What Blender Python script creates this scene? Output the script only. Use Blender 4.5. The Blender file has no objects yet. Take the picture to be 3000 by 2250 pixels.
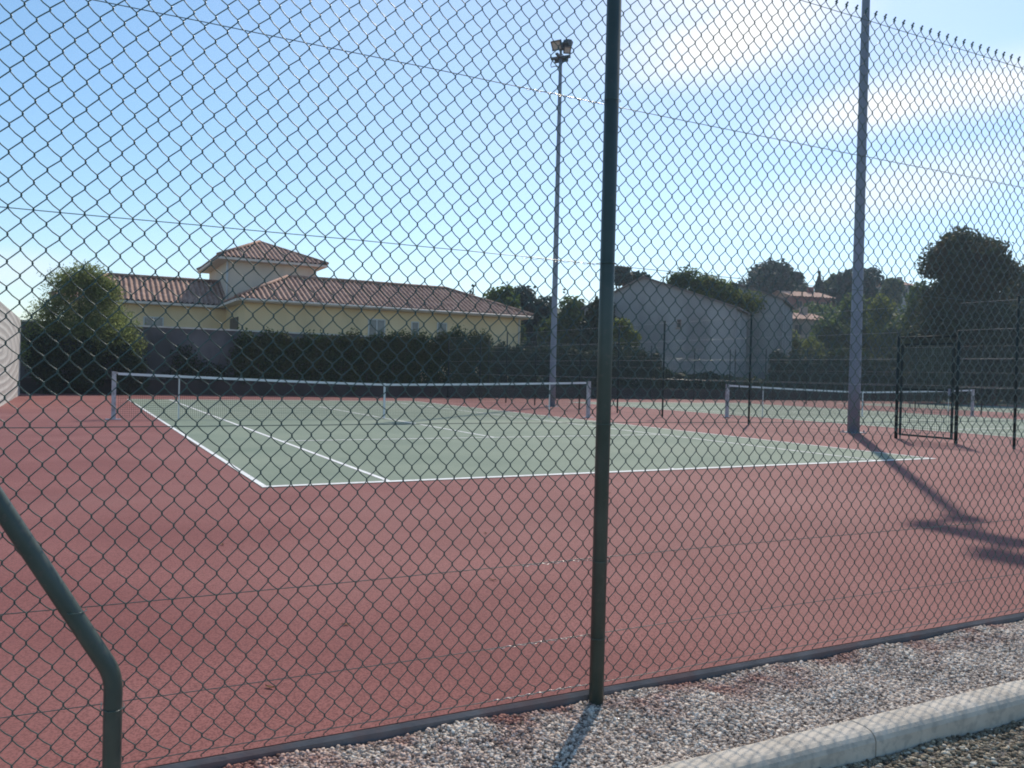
import bpy, math, random
import numpy as np
from mathutils import Vector, Matrix

R = math.radians
scene = bpy.context.scene
col = scene.collection

# ------------------------------------------------------------------ camera
CAM = np.array([-7.2476, -20.5789, 1.246])
YAW, PITCH, ROLL, FPX = 0.492347, -0.0121097, 0.0244113, 2406.5
_f = np.array([math.sin(YAW) * math.cos(PITCH), math.cos(YAW) * math.cos(PITCH), math.sin(PITCH)])
_r0 = np.array([math.cos(YAW), -math.sin(YAW), 0.0])
_u0 = np.cross(_r0, _f)
_r = math.cos(ROLL) * _r0 + math.sin(ROLL) * _u0
_u = -math.sin(ROLL) * _r0 + math.cos(ROLL) * _u0
cam_data = bpy.data.cameras.new("camera")
cam = bpy.data.objects.new("camera", cam_data)
col.objects.link(cam)
m = Matrix.Identity(4)
for i in range(3):
    m[i][0], m[i][1], m[i][2], m[i][3] = _r[i], _u[i], -_f[i], CAM[i]
cam.matrix_world = m
cam_data.sensor_width = 36.0
cam_data.lens = FPX / 3000 * 36.0
cam_data.clip_start = 0.05
cam_data.clip_end = 3000
scene.camera = cam

# ------------------------------------------------------------------ world, sun, exposure
SUN_AZ, SUN_EL = R(46.7), R(45.5)          # azimuth from +Y towards +X
SUN_DIR = Vector((math.sin(SUN_AZ) * math.cos(SUN_EL), math.cos(SUN_AZ) * math.cos(SUN_EL), math.sin(SUN_EL)))
world = bpy.data.worlds.new("World")
scene.world = world
world.use_nodes = True
wn, wl = world.node_tree.nodes, world.node_tree.links
wn.clear()
w_out = wn.new("ShaderNodeOutputWorld")
w_bg = wn.new("ShaderNodeBackground")
sky = wn.new("ShaderNodeTexSky")
sky.sky_type = 'NISHITA'
sky.sun_disc = False
sky.sun_elevation = SUN_EL
sky.sun_rotation = SUN_AZ
sky.altitude = 200
sky.air_density = 1.0
sky.dust_density = 0.5
sky.ozone_density = 2.0
SKY_STRENGTH = 0.15
w_bg.inputs["Strength"].default_value = SKY_STRENGTH
tc = wn.new("ShaderNodeTexCoord")


def vmath(op, a, b=None):
    n = wn.new("ShaderNodeVectorMath")
    n.operation = op
    for k, v in enumerate((a, b)):
        if v is None:
            continue
        if isinstance(v, (tuple, list)):
            n.inputs[k].default_value = v
        else:
            wl.new(v, n.inputs[k])
    return n


def smath(op, a, b=None, clamp=False):
    n = wn.new("ShaderNodeMath")
    n.operation = op
    n.use_clamp = clamp
    for k, v in enumerate((a, b)):
        if v is None:
            continue
        if isinstance(v, (int, float)):
            n.inputs[k].default_value = v
        else:
            wl.new(v, n.inputs[k])
    return n.outputs[0]


def wramp(src, lo, hi):
    n = wn.new("ShaderNodeMapRange")
    n.interpolation_type = 'SMOOTHSTEP'
    n.inputs["From Min"].default_value = lo
    n.inputs["From Max"].default_value = hi
    wl.new(src, n.inputs["Value"])
    return n.outputs["Result"]


dirn = vmath('NORMALIZE', tc.outputs["Generated"]).outputs["Vector"]


def cloud_noise(rot, scale, nscale, detail, rough, dist, off):
    mp = wn.new("ShaderNodeMapping")
    mp.inputs["Rotation"].default_value = rot
    mp.inputs["Scale"].default_value = scale
    mp.inputs["Location"].default_value = off
    wl.new(dirn, mp.inputs["Vector"])
    nz = wn.new("ShaderNodeTexNoise")
    nz.inputs["Scale"].default_value = nscale
    nz.inputs["Detail"].default_value = detail
    nz.inputs["Roughness"].default_value = rough
    nz.inputs["Distortion"].default_value = dist
    wl.new(mp.outputs["Vector"], nz.inputs["Vector"])
    return nz.outputs["Fac"]


def patch(az, el, tilt, wide, tall):
    """soft elongated cloud patch round one direction of the sky"""
    a, e = R(az), R(el)
    d = np.array([math.sin(a) * math.cos(e), math.cos(a) * math.cos(e), math.sin(e)])
    rt = np.array([math.cos(a), -math.sin(a), 0.0])
    up = np.cross(rt, d)
    t = R(tilt)
    ax = math.cos(t) * rt + math.sin(t) * up
    ay = -math.sin(t) * rt + math.cos(t) * up
    dx = smath('DIVIDE', vmath('DOT_PRODUCT', dirn, tuple(ax)).outputs["Value"], wide)
    dy = smath('DIVIDE', vmath('DOT_PRODUCT', dirn, tuple(ay)).outputs["Value"], tall)
    front = wramp(vmath('DOT_PRODUCT', dirn, tuple(d)).outputs["Value"], 0.0, 0.4)
    rr = smath('SQRT', smath('ADD', smath('MULTIPLY', dx, dx), smath('MULTIPLY', dy, dy)))
    n = smath('SUBTRACT', 1.0, wramp(rr, 0.15, 1.0))
    return smath('MULTIPLY', n, front)


wisp = cloud_noise((0.2, 0.1, -0.65), (1.6, 1.6, 5.0), 2.6, 6, 0.55, 0.35, (3.1, 1.7, 0.4))
veil = cloud_noise((0.0, 0.2, -0.6), (1.0, 1.0, 2.4), 1.3, 3, 0.5, 0.2, (0.3, 5.2, 2.0))
parts = []
for spec, amt in (((41.5, 22.5, 5, 0.19, 0.075), 1.0), ((55.5, 17.5, 6, 0.22, 0.045), 1.0),
                  ((52, 12.0, 6, 0.26, 0.05), 0.5), ((48, 27.5, 6, 0.30, 0.07), 0.5),
                  ((9.0, 6.0, 0, 0.10, 0.02), 0.0), ((-4.0, 5.5, 4, 0.12, 0.03), 0.35)):
    parts.append(smath('MULTIPLY', patch(*spec), amt))
tot = parts[0]
for p in parts[1:]:
    tot = smath('ADD', tot, p)
tot = smath('MULTIPLY', tot, smath('ADD', smath('MULTIPLY', wramp(wisp, 0.28, 0.60), 0.72), 0.28))
right = wramp(vmath('DOT_PRODUCT', dirn, tuple(SUN_DIR)).outputs["Value"], 0.62, 1.0)
tot = smath('ADD', tot, smath('MULTIPLY', smath('MULTIPLY', right, wramp(veil, 0.40, 0.75)), 0.22), clamp=True)
hsv = wn.new("ShaderNodeHueSaturation")
hsv.inputs["Hue"].default_value = 0.492
hsv.inputs["Saturation"].default_value = 1.14
hsv.inputs["Value"].default_value = 1.08
wl.new(sky.outputs["Color"], hsv.inputs["Color"])
mixc = wn.new("ShaderNodeMix")
mixc.data_type = 'RGBA'
wl.new(tot, mixc.inputs["Factor"])
wl.new(hsv.outputs["Color"], mixc.inputs["A"])
mixc.inputs["B"].default_value = (7.8, 7.9, 8.0, 1)
wl.new(mixc.outputs["Result"], w_bg.inputs["Color"])
wl.new(w_bg.outputs["Background"], w_out.inputs["Surface"])

sun_data = bpy.data.lights.new("sun", 'SUN')
sun_data.energy = 4.0
sun_data.angle = R(0.53)
sun_data.color = (1.0, 0.90, 0.77)
sun = bpy.data.objects.new("sun", sun_data)
col.objects.link(sun)
sun.rotation_euler = SUN_DIR.to_track_quat('Z', 'Y').to_euler()
sun.location = (60, 60, 80)

scene.view_settings.view_transform = 'Standard'
scene.view_settings.look = 'None'
scene.view_settings.exposure = 0.0
scene.view_settings.gamma = 1.0
scene.cycles.filter_width = 1.9
scene.cycles.max_bounces = 6
scene.cycles.diffuse_bounces = 3
scene.cycles.transparent_max_bounces = 8


# ------------------------------------------------------------------ helpers
def ray(px, py):                        # px, py on a 2212 x 1659 view of the photograph
    s = 3000 / 2212
    return _f + (px * s - 1500) / FPX * _r - (py * s - 1125) / FPX * _u


def at(px, py, depth):
    return CAM + ray(px, py) * depth


def at_y(px, py, Y):
    d = ray(px, py)
    return CAM + d * (Y - CAM[1]) / d[1]


def tag(o, label=None, cat=None, group=None, kind=None):
    for k, v in (("label", label), ("category", cat), ("group", group), ("kind", kind)):
        if v:
            o[k] = v
    return o


def empty(name, loc, label=None, cat=None, group=None, rz=0.0):
    o = bpy.data.objects.new(name, None)
    col.objects.link(o)
    o.location = loc
    o.rotation_euler = (0, 0, rz)
    o.empty_display_size = 0.2
    return tag(o, label, cat, group)


def link_mesh(name, me, mat, parent=None):
    o = bpy.data.objects.new(name, me)
    col.objects.link(o)
    if mat is not None:
        me.materials.append(mat)
    if parent is not None:
        o.parent = parent
    return o


def np_mesh(name, V, F, mat, parent=None, smooth=False):
    """V (n,3) array, F (m,k) array of equal polygons"""
    V = np.asarray(V, np.float32)
    F = np.asarray(F, np.int32)
    me = bpy.data.meshes.new(name)
    me.vertices.add(len(V))
    me.vertices.foreach_set("co", V.ravel())
    me.loops.add(F.size)
    me.loops.foreach_set("vertex_index", F.ravel())
    me.polygons.add(len(F))
    me.polygons.foreach_set("loop_start", np.arange(0, F.size, F.shape[1], dtype=np.int32))
    me.polygons.foreach_set("loop_total", np.full(len(F), F.shape[1], np.int32))
    if smooth:
        me.polygons.foreach_set("use_smooth", np.ones(len(F), bool))
    me.update(calc_edges=True)
    return link_mesh(name, me, mat, parent)


class MB:
    """collects simple shapes into one mesh"""

    def __init__(self):
        self.v, self.f, self.s = [], [], []

    def poly(self, pts, smooth=False):
        b = len(self.v)
        self.v += [tuple(p) for p in pts]
        self.f.append(tuple(range(b, b + len(pts))))
        self.s.append(smooth)

    def box(self, x0, x1, y0, y1, z0, z1, bevel=0.0):
        b = len(self.v)
        self.v += [(x, y, z) for z in (z0, z1) for y in (y0, y1) for x in (x0, x1)]
        for q in ((0, 2, 3, 1), (4, 5, 7, 6), (0, 1, 5, 4), (1, 3, 7, 5), (3, 2, 6, 7), (2, 0, 4, 6)):
            self.f.append(tuple(b + i for i in q))
            self.s.append(False)

    def obox(self, c, ax, ay, az, hx, hy, hz):
        b = len(self.v)
        c, ax, ay, az = (np.array(q, float) for q in (c, ax, ay, az))
        for k in (-1, 1):
            for j in (-1, 1):
                for i in (-1, 1):
                    self.v.append(tuple(c + ax * hx * i + ay * hy * j + az * hz * k))
        for q in ((0, 2, 3, 1), (4, 5, 7, 6), (0, 1, 5, 4), (1, 3, 7, 5), (3, 2, 6, 7), (2, 0, 4, 6)):
            self.f.append(tuple(b + i for i in q))
            self.s.append(False)

    def tube(self, pts, rad, n=8, caps=True, smooth=True):
        pts = [np.array(p, float) for p in pts]
        rads = rad if isinstance(rad, (list, tuple)) else [rad] * len(pts)
        b = len(self.v)
        prev = None
        for i, p in enumerate(pts):
            t = pts[min(i + 1, len(pts) - 1)] - pts[max(i - 1, 0)]
            t = t / (np.linalg.norm(t) + 1e-12)
            if prev is None:
                ref = np.array([0, 0, 1.0]) if abs(t[2]) < 0.9 else np.array([1.0, 0, 0])
                s = np.cross(t, ref)
            else:
                s = prev - t * (prev @ t)
            s /= np.linalg.norm(s)
            prev = s
            w = np.cross(t, s)
            for k in range(n):
                a = 2 * math.pi * k / n
                self.v.append(tuple(p + rads[i] * (math.cos(a) * s + math.sin(a) * w)))
        for i in range(len(pts) - 1):
            for k in range(n):
                k2 = (k + 1) % n
                self.f.append((b + i * n + k, b + i * n + k2, b + (i + 1) * n + k2, b + (i + 1) * n + k))
                self.s.append(smooth)
        if caps:
            self.f.append(tuple(b + k for k in range(n))[::-1])
            self.s.append(False)
            e = b + (len(pts) - 1) * n
            self.f.append(tuple(e + k for k in range(n)))
            self.s.append(False)

    def ball(self, c, r, nu=8, nv=6):
        rx, ry, rz = r if isinstance(r, tuple) else (r, r, r)
        b = len(self.v)
        for j in range(nv + 1):
            th = math.pi * j / nv
            for i in range(nu):
                ph = 2 * math.pi * i / nu
                self.v.append((c[0] + rx * math.sin(th) * math.cos(ph), c[1] + ry * math.sin(th) * math.sin(ph), c[2] + rz * math.cos(th)))
        for j in range(nv):
            for i in range(nu):
                i2 = (i + 1) % nu
                self.f.append((b + j * nu + i, b + (j + 1) * nu + i, b + (j + 1) * nu + i2, b + j * nu + i2))
                self.s.append(True)

    def build(self, name, mat, parent=None):
        me = bpy.data.meshes.new(name)
        me.from_pydata(self.v, [], self.f)
        me.polygons.foreach_set("use_smooth", self.s)
        me.update()
        return link_mesh(name, me, mat, parent)


# ------------------------------------------------------------------ materials
def mat_base(name):
    mt = bpy.data.materials.new(name)
    mt.use_nodes = True
    nt = mt.node_tree
    return mt, nt, nt.nodes["Principled BSDF"]


def nn(nt, kind, **kw):
    n = nt.nodes.new(kind)
    for k, v in kw.items():
        if k in n.inputs:
            n.inputs[k].default_value = v
        else:
            setattr(n, k, v)
    return n


def rgba(c):
    return (c[0], c[1], c[2], 1.0)


def mat_noise(name, c1, c2, scale=5.0, detail=4, rough=0.8, c3=None, scale3=40.0, f3=0.3, bump=0.0, bscale=80.0,
              bdist=0.01, spec=0.3, metal=0.0, lo=0.35, hi=0.65, f3lo=0.5, f3hi=0.62, coords="Object", stretch=None, stain=None):
    mt, nt, p = mat_base(name)
    L = nt.links
    tcn = nn(nt, "ShaderNodeTexCoord")
    src = tcn.outputs[coords]
    if stretch:
        mp = nn(nt, "ShaderNodeMapping")
        mp.inputs["Scale"].default_value = stretch
        L.new(src, mp.inputs["Vector"])
        src = mp.outputs["Vector"]
    nz = nn(nt, "ShaderNodeTexNoise", Scale=scale, Detail=detail)
    L.new(src, nz.inputs["Vector"])
    rp = nn(nt, "ShaderNodeValToRGB")
    rp.color_ramp.elements[0].position, rp.color_ramp.elements[0].color = lo, rgba(c1)
    rp.color_ramp.elements[1].position, rp.color_ramp.elements[1].color = hi, rgba(c2)
    L.new(nz.outputs["Fac"], rp.inputs["Fac"])
    out = rp.outputs["Color"]
    if c3 is not None:
        n3 = nn(nt, "ShaderNodeTexNoise", Scale=scale3, Detail=3.0)
        L.new(src, n3.inputs["Vector"])
        mr = nn(nt, "ShaderNodeMapRange")
        mr.inputs["From Min"].default_value = f3lo
        mr.inputs["From Max"].default_value = f3hi
        mr.inputs["To Max"].default_value = f3
        L.new(n3.outputs["Fac"], mr.inputs["Value"])
        mx = nn(nt, "ShaderNodeMix", data_type='RGBA')
        L.new(mr.outputs["Result"], mx.inputs["Factor"])
        L.new(out, mx.inputs["A"])
        mx.inputs["B"].default_value = rgba(c3)
        out = mx.outputs["Result"]
    if stain is not None:
        # faded and worn patches of a few metres, and darker drip-shaped blotches
        for k_, (sc_, lo_, hi_, amt_, colr) in enumerate(((0.23, 0.46, 0.74, 0.55, stain), (1.9, 0.62, 0.74, 0.14, tuple(v * 0.5 for v in stain)), (9.0, 0.69, 0.74, 0.4, tuple(v * 0.4 for v in stain)))):
            ns = nn(nt, "ShaderNodeTexNoise", Scale=sc_, Detail=7.0, Roughness=0.62)
            mp_ = nn(nt, "ShaderNodeMapping")
            mp_.inputs["Location"].default_value = (k_ * 7.3, k_ * 3.1, 0)
            L.new(src, mp_.inputs["Vector"])
            L.new(mp_.outputs["Vector"], ns.inputs["Vector"])
            ms_ = nn(nt, "ShaderNodeMapRange")
            ms_.inputs["From Min"].default_value = lo_
            ms_.inputs["From Max"].default_value = hi_
            ms_.inputs["To Max"].default_value = amt_
            L.new(ns.outputs["Fac"], ms_.inputs["Value"])
            mx_ = nn(nt, "ShaderNodeMix", data_type='RGBA')
            L.new(ms_.outputs["Result"], mx_.inputs["Factor"])
            L.new(out, mx_.inputs["A"])
            mx_.inputs["B"].default_value = rgba(colr)
            out = mx_.outputs["Result"]
    L.new(out, p.inputs["Base Color"])
    p.inputs["Roughness"].default_value = rough
    p.inputs["Specular IOR Level"].default_value = spec
    p.inputs["Metallic"].default_value = metal
    if bump > 0:
        nb = nn(nt, "ShaderNodeTexNoise", Scale=bscale, Detail=4.0)
        L.new(tcn.outputs[coords], nb.inputs["Vector"])
        bp = nn(nt, "ShaderNodeBump", Strength=bump, Distance=bdist)
        L.new(nb.outputs["Fac"], bp.inputs["Height"])
        L.new(bp.outputs["Normal"], p.inputs["Normal"])
    return mt


def mat_leaf(name, dark, light, trans=0.35, rough=0.6, patchy=0.0, tint=None):
    mt, nt, p = mat_base(name)
    L = nt.links
    geo = nn(nt, "ShaderNodeNewGeometry")
    rp = nn(nt, "ShaderNodeValToRGB")
    rp.color_ramp.elements[0].color = rgba(dark)
    rp.color_ramp.elements[1].color = rgba(light)
    L.new(geo.outputs["Random Per Island"], rp.inputs["Fac"])
    out = rp.outputs["Color"]
    if tint is not None:
        tcn = nn(nt, "ShaderNodeTexCoord")
        nz = nn(nt, "ShaderNodeTexNoise", Scale=0.9, Detail=2.0)
        L.new(tcn.outputs["Object"], nz.inputs["Vector"])
        mr = nn(nt, "ShaderNodeMapRange")
        mr.inputs["From Min"].default_value = 0.45
        mr.inputs["From Max"].default_value = 0.62
        mr.inputs["To Max"].default_value = patchy
        L.new(nz.outputs["Fac"], mr.inputs["Value"])
        mx = nn(nt, "ShaderNodeMix", data_type='RGBA')
        L.new(mr.outputs["Result"], mx.inputs["Factor"])
        L.new(out, mx.inputs["A"])
        mx.inputs["B"].default_value = rgba(tint)
        out = mx.outputs["Result"]
    L.new(out, p.inputs["Base Color"])
    p.inputs["Roughness"].default_value = rough
    p.inputs["Specular IOR Level"].default_value = 0.08
    tr = nn(nt, "ShaderNodeBsdfTranslucent")
    L.new(out, tr.inputs["Color"])
    ms = nn(nt, "ShaderNodeMixShader", Fac=trans)
    L.new(p.outputs["BSDF"], ms.inputs[1])
    L.new(tr.outputs["BSDF"], ms.inputs[2])
    L.new(ms.outputs["Shader"], nt.nodes["Material Output"].inputs["Surface"])
    return mt


M = {}
M["red"] = mat_noise("red_court", (0.225, 0.074, 0.066), (0.285, 0.106, 0.094), 0.8, 8, 0.8, c3=(0.13, 0.042, 0.038), scale3=120, f3=0.85, f3lo=0.46, f3hi=0.6,
                     bump=0.5, bscale=330, bdist=0.004, spec=0.25, stain=(0.30, 0.142, 0.125))
M["green"] = mat_noise("green_court", (0.175, 0.222, 0.165), (0.225, 0.27, 0.20), 0.6, 8, 0.8, c3=(0.13, 0.175, 0.14), scale3=120, f3=0.55,
                       bump=0.4, bscale=300, bdist=0.004, spec=0.2, stain=(0.27, 0.30, 0.225))
M["line"] = mat_noise("line_paint", (0.76, 0.76, 0.74), (0.86, 0.86, 0.84), 3, 4, 0.7, c3=(0.55, 0.54, 0.51), scale3=14, f3=0.45)
M["concrete"] = mat_noise("concrete", (0.50, 0.44, 0.365), (0.62, 0.555, 0.47), 6, 6, 0.9, c3=(0.25, 0.24, 0.22), scale3=25, f3=0.4, bump=0.35, bscale=120, bdist=0.004)
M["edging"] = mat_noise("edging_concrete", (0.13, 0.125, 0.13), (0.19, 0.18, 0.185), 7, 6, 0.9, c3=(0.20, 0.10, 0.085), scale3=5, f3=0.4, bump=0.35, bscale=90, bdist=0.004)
M["gravel"] = mat_noise("gravel_bed", (0.17, 0.15, 0.13), (0.30, 0.265, 0.23), 45, 6, 0.95, c3=(0.06, 0.055, 0.05), scale3=110, f3=0.6, bump=1.0, bscale=95, bdist=0.02)
M["soil"] = mat_noise("dry_grass_ground", (0.10, 0.095, 0.05), (0.17, 0.145, 0.085), 0.25, 6, 0.95, c3=(0.07, 0.085, 0.035), scale3=1.3, f3=0.7)
M["hill"] = mat_noise("hill_ground", (0.07, 0.085, 0.035), (0.14, 0.125, 0.065), 0.08, 6, 0.95, c3=(0.045, 0.06, 0.028), scale3=0.35, f3=0.8)
M["post"] = mat_noise("green_post_paint", (0.042, 0.062, 0.054), (0.056, 0.078, 0.069), 9, 4, 0.38, c3=(0.085, 0.085, 0.075), scale3=38, f3=0.6, f3lo=0.6, f3hi=0.68, spec=0.5, bump=0.08, bscale=60, bdist=0.002)
M["post_far"] = mat_noise("unlit_post_paint", (0.012, 0.024, 0.022), (0.018, 0.032, 0.03), 9, 4, 0.6, spec=0.2)  # post paint darkened to hold the unlit side of inner posts and gate
M["wire"] = mat_noise("green_plastic_wire", (0.036, 0.080, 0.070), (0.052, 0.105, 0.092), 30, 3, 0.3, spec=0.6)
M["bare_wire"] = mat_noise("galvanised_wire", (0.55, 0.54, 0.52), (0.72, 0.71, 0.68), 60, 3, 0.32, metal=0.9)
M["steel"] = mat_noise("galvanised_steel", (0.20, 0.225, 0.28), (0.235, 0.26, 0.32), 3, 5, 0.5, metal=0.2, spec=0.5, stretch=(1, 1, 0.25))
M["lamp_body"] = mat_noise("lamp_housing", (0.10, 0.10, 0.11), (0.15, 0.15, 0.16), 6, 3, 0.5, metal=0.3)
M["lamp_glass"] = mat_noise("lamp_glass", (0.52, 0.46, 0.42), (0.62, 0.55, 0.5), 2, 2, 0.12, spec=0.7)
M["net_post"] = mat_noise("net_post_paint", (0.42, 0.40, 0.43), (0.52, 0.50, 0.52), 12, 4, 0.5, c3=(0.22, 0.19, 0.19), scale3=14, f3=0.6, spec=0.4)
M["net"] = mat_noise("net_cord", (0.014, 0.015, 0.017), (0.022, 0.023, 0.025), 8, 2, 0.8)
M["tape"] = mat_noise("net_tape", (0.66, 0.66, 0.68), (0.78, 0.78, 0.80), 2, 3, 0.75)
M["stick"] = mat_noise("white_stick", (0.6, 0.6, 0.6), (0.7, 0.7, 0.7), 4, 2, 0.5)
M["cream"] = mat_noise("yellow_render", (0.75, 0.555, 0.32), (0.83, 0.63, 0.375), 0.6, 5, 0.9, c3=(0.55, 0.42, 0.24), scale3=0.5, f3=0.35, stretch=(1, 1, 0.5))
M["pale_render"] = mat_noise("pale_render", (0.60, 0.50, 0.40), (0.68, 0.57, 0.46), 0.6, 5, 0.9, c3=(0.48, 0.40, 0.33), scale3=0.7, f3=0.4, stretch=(1, 1, 0.4))
M["soffit"] = mat_noise("eave_board", (0.66, 0.56, 0.48), (0.74, 0.63, 0.54), 3, 3, 0.8)
M["tile"] = mat_noise("terracotta_tile", (0.28, 0.165, 0.12), (0.45, 0.285, 0.215), 2.4, 5, 0.8, c3=(0.20, 0.095, 0.075), scale3=6, f3=0.6, spec=0.25)
M["tile_grey"] = mat_noise("grey_brown_tile", (0.17, 0.14, 0.125), (0.25, 0.205, 0.18), 1.5, 5, 0.85)
M["tile_far"] = mat_noise("weathered_tile", (0.40, 0.22, 0.16), (0.52, 0.33, 0.25), 1.5, 5, 0.85, c3=(0.25, 0.14, 0.11), scale3=3, f3=0.5)
M["frame"] = mat_noise("white_frame", (0.52, 0.51, 0.50), (0.60, 0.59, 0.58), 2, 2, 0.4)
M["pane"] = mat_noise("window_pane", (0.10, 0.115, 0.13), (0.17, 0.185, 0.20), 1.5, 2, 0.12, spec=0.6)
M["dark_pane"] = mat_noise("dark_pane_and_porch_shade", (0.02, 0.02, 0.025), (0.035, 0.035, 0.04), 1.5, 2, 0.4)
M["grey_render"] = mat_noise("grey_render", (0.29, 0.28, 0.275), (0.38, 0.365, 0.355), 0.35, 6, 0.92, c3=(0.22, 0.205, 0.20), scale3=0.4, f3=0.7, stretch=(1, 1, 0.35))
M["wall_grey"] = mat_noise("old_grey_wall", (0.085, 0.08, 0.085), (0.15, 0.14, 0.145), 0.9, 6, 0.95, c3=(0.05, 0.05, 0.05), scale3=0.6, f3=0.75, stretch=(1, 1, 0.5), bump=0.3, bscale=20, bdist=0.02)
M["band_shade"] = mat_noise("shade_band_tone", (0.040, 0.026, 0.028), (0.062, 0.042, 0.042), 1.2, 6, 0.95, c3=(0.022, 0.024, 0.022), scale3=1.0, f3=0.7)  # near black: shade at the hedge foot put into the colour
M["coping"] = mat_noise("wall_coping", (0.50, 0.46, 0.42), (0.62, 0.58, 0.53), 3, 4, 0.85)
M["shade_render"] = mat_noise("shaded_ochre_render", (0.27, 0.21, 0.175), (0.36, 0.285, 0.24), 0.6, 5, 0.9, c3=(0.2, 0.16, 0.14), scale3=0.7, f3=0.5)  # pale render darkened in colour for house walls in shadow; dull frames too
M["brick_wall"] = mat_noise("brick_red_render", (0.22, 0.09, 0.08), (0.30, 0.13, 0.11), 1.2, 4, 0.9)
M["bark"] = mat_noise("bark", (0.055, 0.040, 0.030), (0.11, 0.085, 0.065), 6, 5, 0.95, bump=0.5, bscale=14, bdist=0.03)
M["leaf_dark"] = mat_leaf("leaf_dark", (0.014, 0.026, 0.014), (0.040, 0.062, 0.026), 0.25)
M["leaf_hedge"] = mat_leaf("leaf_hedge", (0.018, 0.038, 0.014), (0.058, 0.092, 0.028), 0.36, patchy=0.6, tint=(0.085, 0.085, 0.03))
M["leaf_olive"] = mat_leaf("leaf_feathery", (0.10, 0.135, 0.045), (0.29, 0.33, 0.12), 0.62)
M["leaf_mid"] = mat_leaf("leaf_mid", (0.042, 0.08, 0.024), (0.115, 0.165, 0.05), 0.5)
M["leaf_yellow"] = mat_leaf("leaf_yellowgreen", (0.08, 0.11, 0.025), (0.20, 0.225, 0.06), 0.52)
M["leaf_big"] = mat_leaf("leaf_big_tree", (0.026, 0.046, 0.026), (0.075, 0.10, 0.048), 0.42, patchy=0.5, tint=(0.10, 0.062, 0.032))
M["leaf_blue"] = mat_leaf("leaf_bluish", (0.022, 0.045, 0.040), (0.055, 0.085, 0.065), 0.3)


def mat_wall_swirl():
    mt, nt, p = mat_base("ringed_wall_render")
    L = nt.links
    tcn = nn(nt, "ShaderNodeTexCoord")
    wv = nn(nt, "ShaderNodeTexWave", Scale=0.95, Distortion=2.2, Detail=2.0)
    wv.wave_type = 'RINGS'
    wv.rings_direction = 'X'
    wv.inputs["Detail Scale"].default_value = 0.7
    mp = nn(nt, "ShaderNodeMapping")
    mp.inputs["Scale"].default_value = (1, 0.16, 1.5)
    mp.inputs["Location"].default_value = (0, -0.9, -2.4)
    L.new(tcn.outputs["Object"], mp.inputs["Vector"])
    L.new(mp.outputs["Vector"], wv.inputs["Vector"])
    nz = nn(nt, "ShaderNodeTexNoise", Scale=2.5, Detail=6.0)
    L.new(tcn.outputs["Object"], nz.inputs["Vector"])
    rp = nn(nt, "ShaderNodeValToRGB")
    rp.color_ramp.elements[0].position, rp.color_ramp.elements[0].color = 0.3, (0.40, 0.385, 0.36, 1)
    rp.color_ramp.elements[1].position, rp.color_ramp.elements[1].color = 0.7, (0.50, 0.485, 0.455, 1)
    L.new(nz.outputs["Fac"], rp.inputs["Fac"])
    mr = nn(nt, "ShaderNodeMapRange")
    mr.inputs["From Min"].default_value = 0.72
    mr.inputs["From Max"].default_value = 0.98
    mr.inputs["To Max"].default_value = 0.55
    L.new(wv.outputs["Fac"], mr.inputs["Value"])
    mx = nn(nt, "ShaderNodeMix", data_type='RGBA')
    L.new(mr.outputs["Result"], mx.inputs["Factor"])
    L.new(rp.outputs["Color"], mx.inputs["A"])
    mx.inputs["B"].default_value = (0.24, 0.235, 0.225, 1)  # darker rings over the pale wall colour
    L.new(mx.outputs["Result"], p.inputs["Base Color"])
    p.inputs["Roughness"].default_value = 0.9
    bp = nn(nt, "ShaderNodeBump", Strength=0.5, Distance=0.03)
    L.new(wv.outputs["Fac"], bp.inputs["Height"])
    L.new(bp.outputs["Normal"], p.inputs["Normal"])
    return mt


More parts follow.
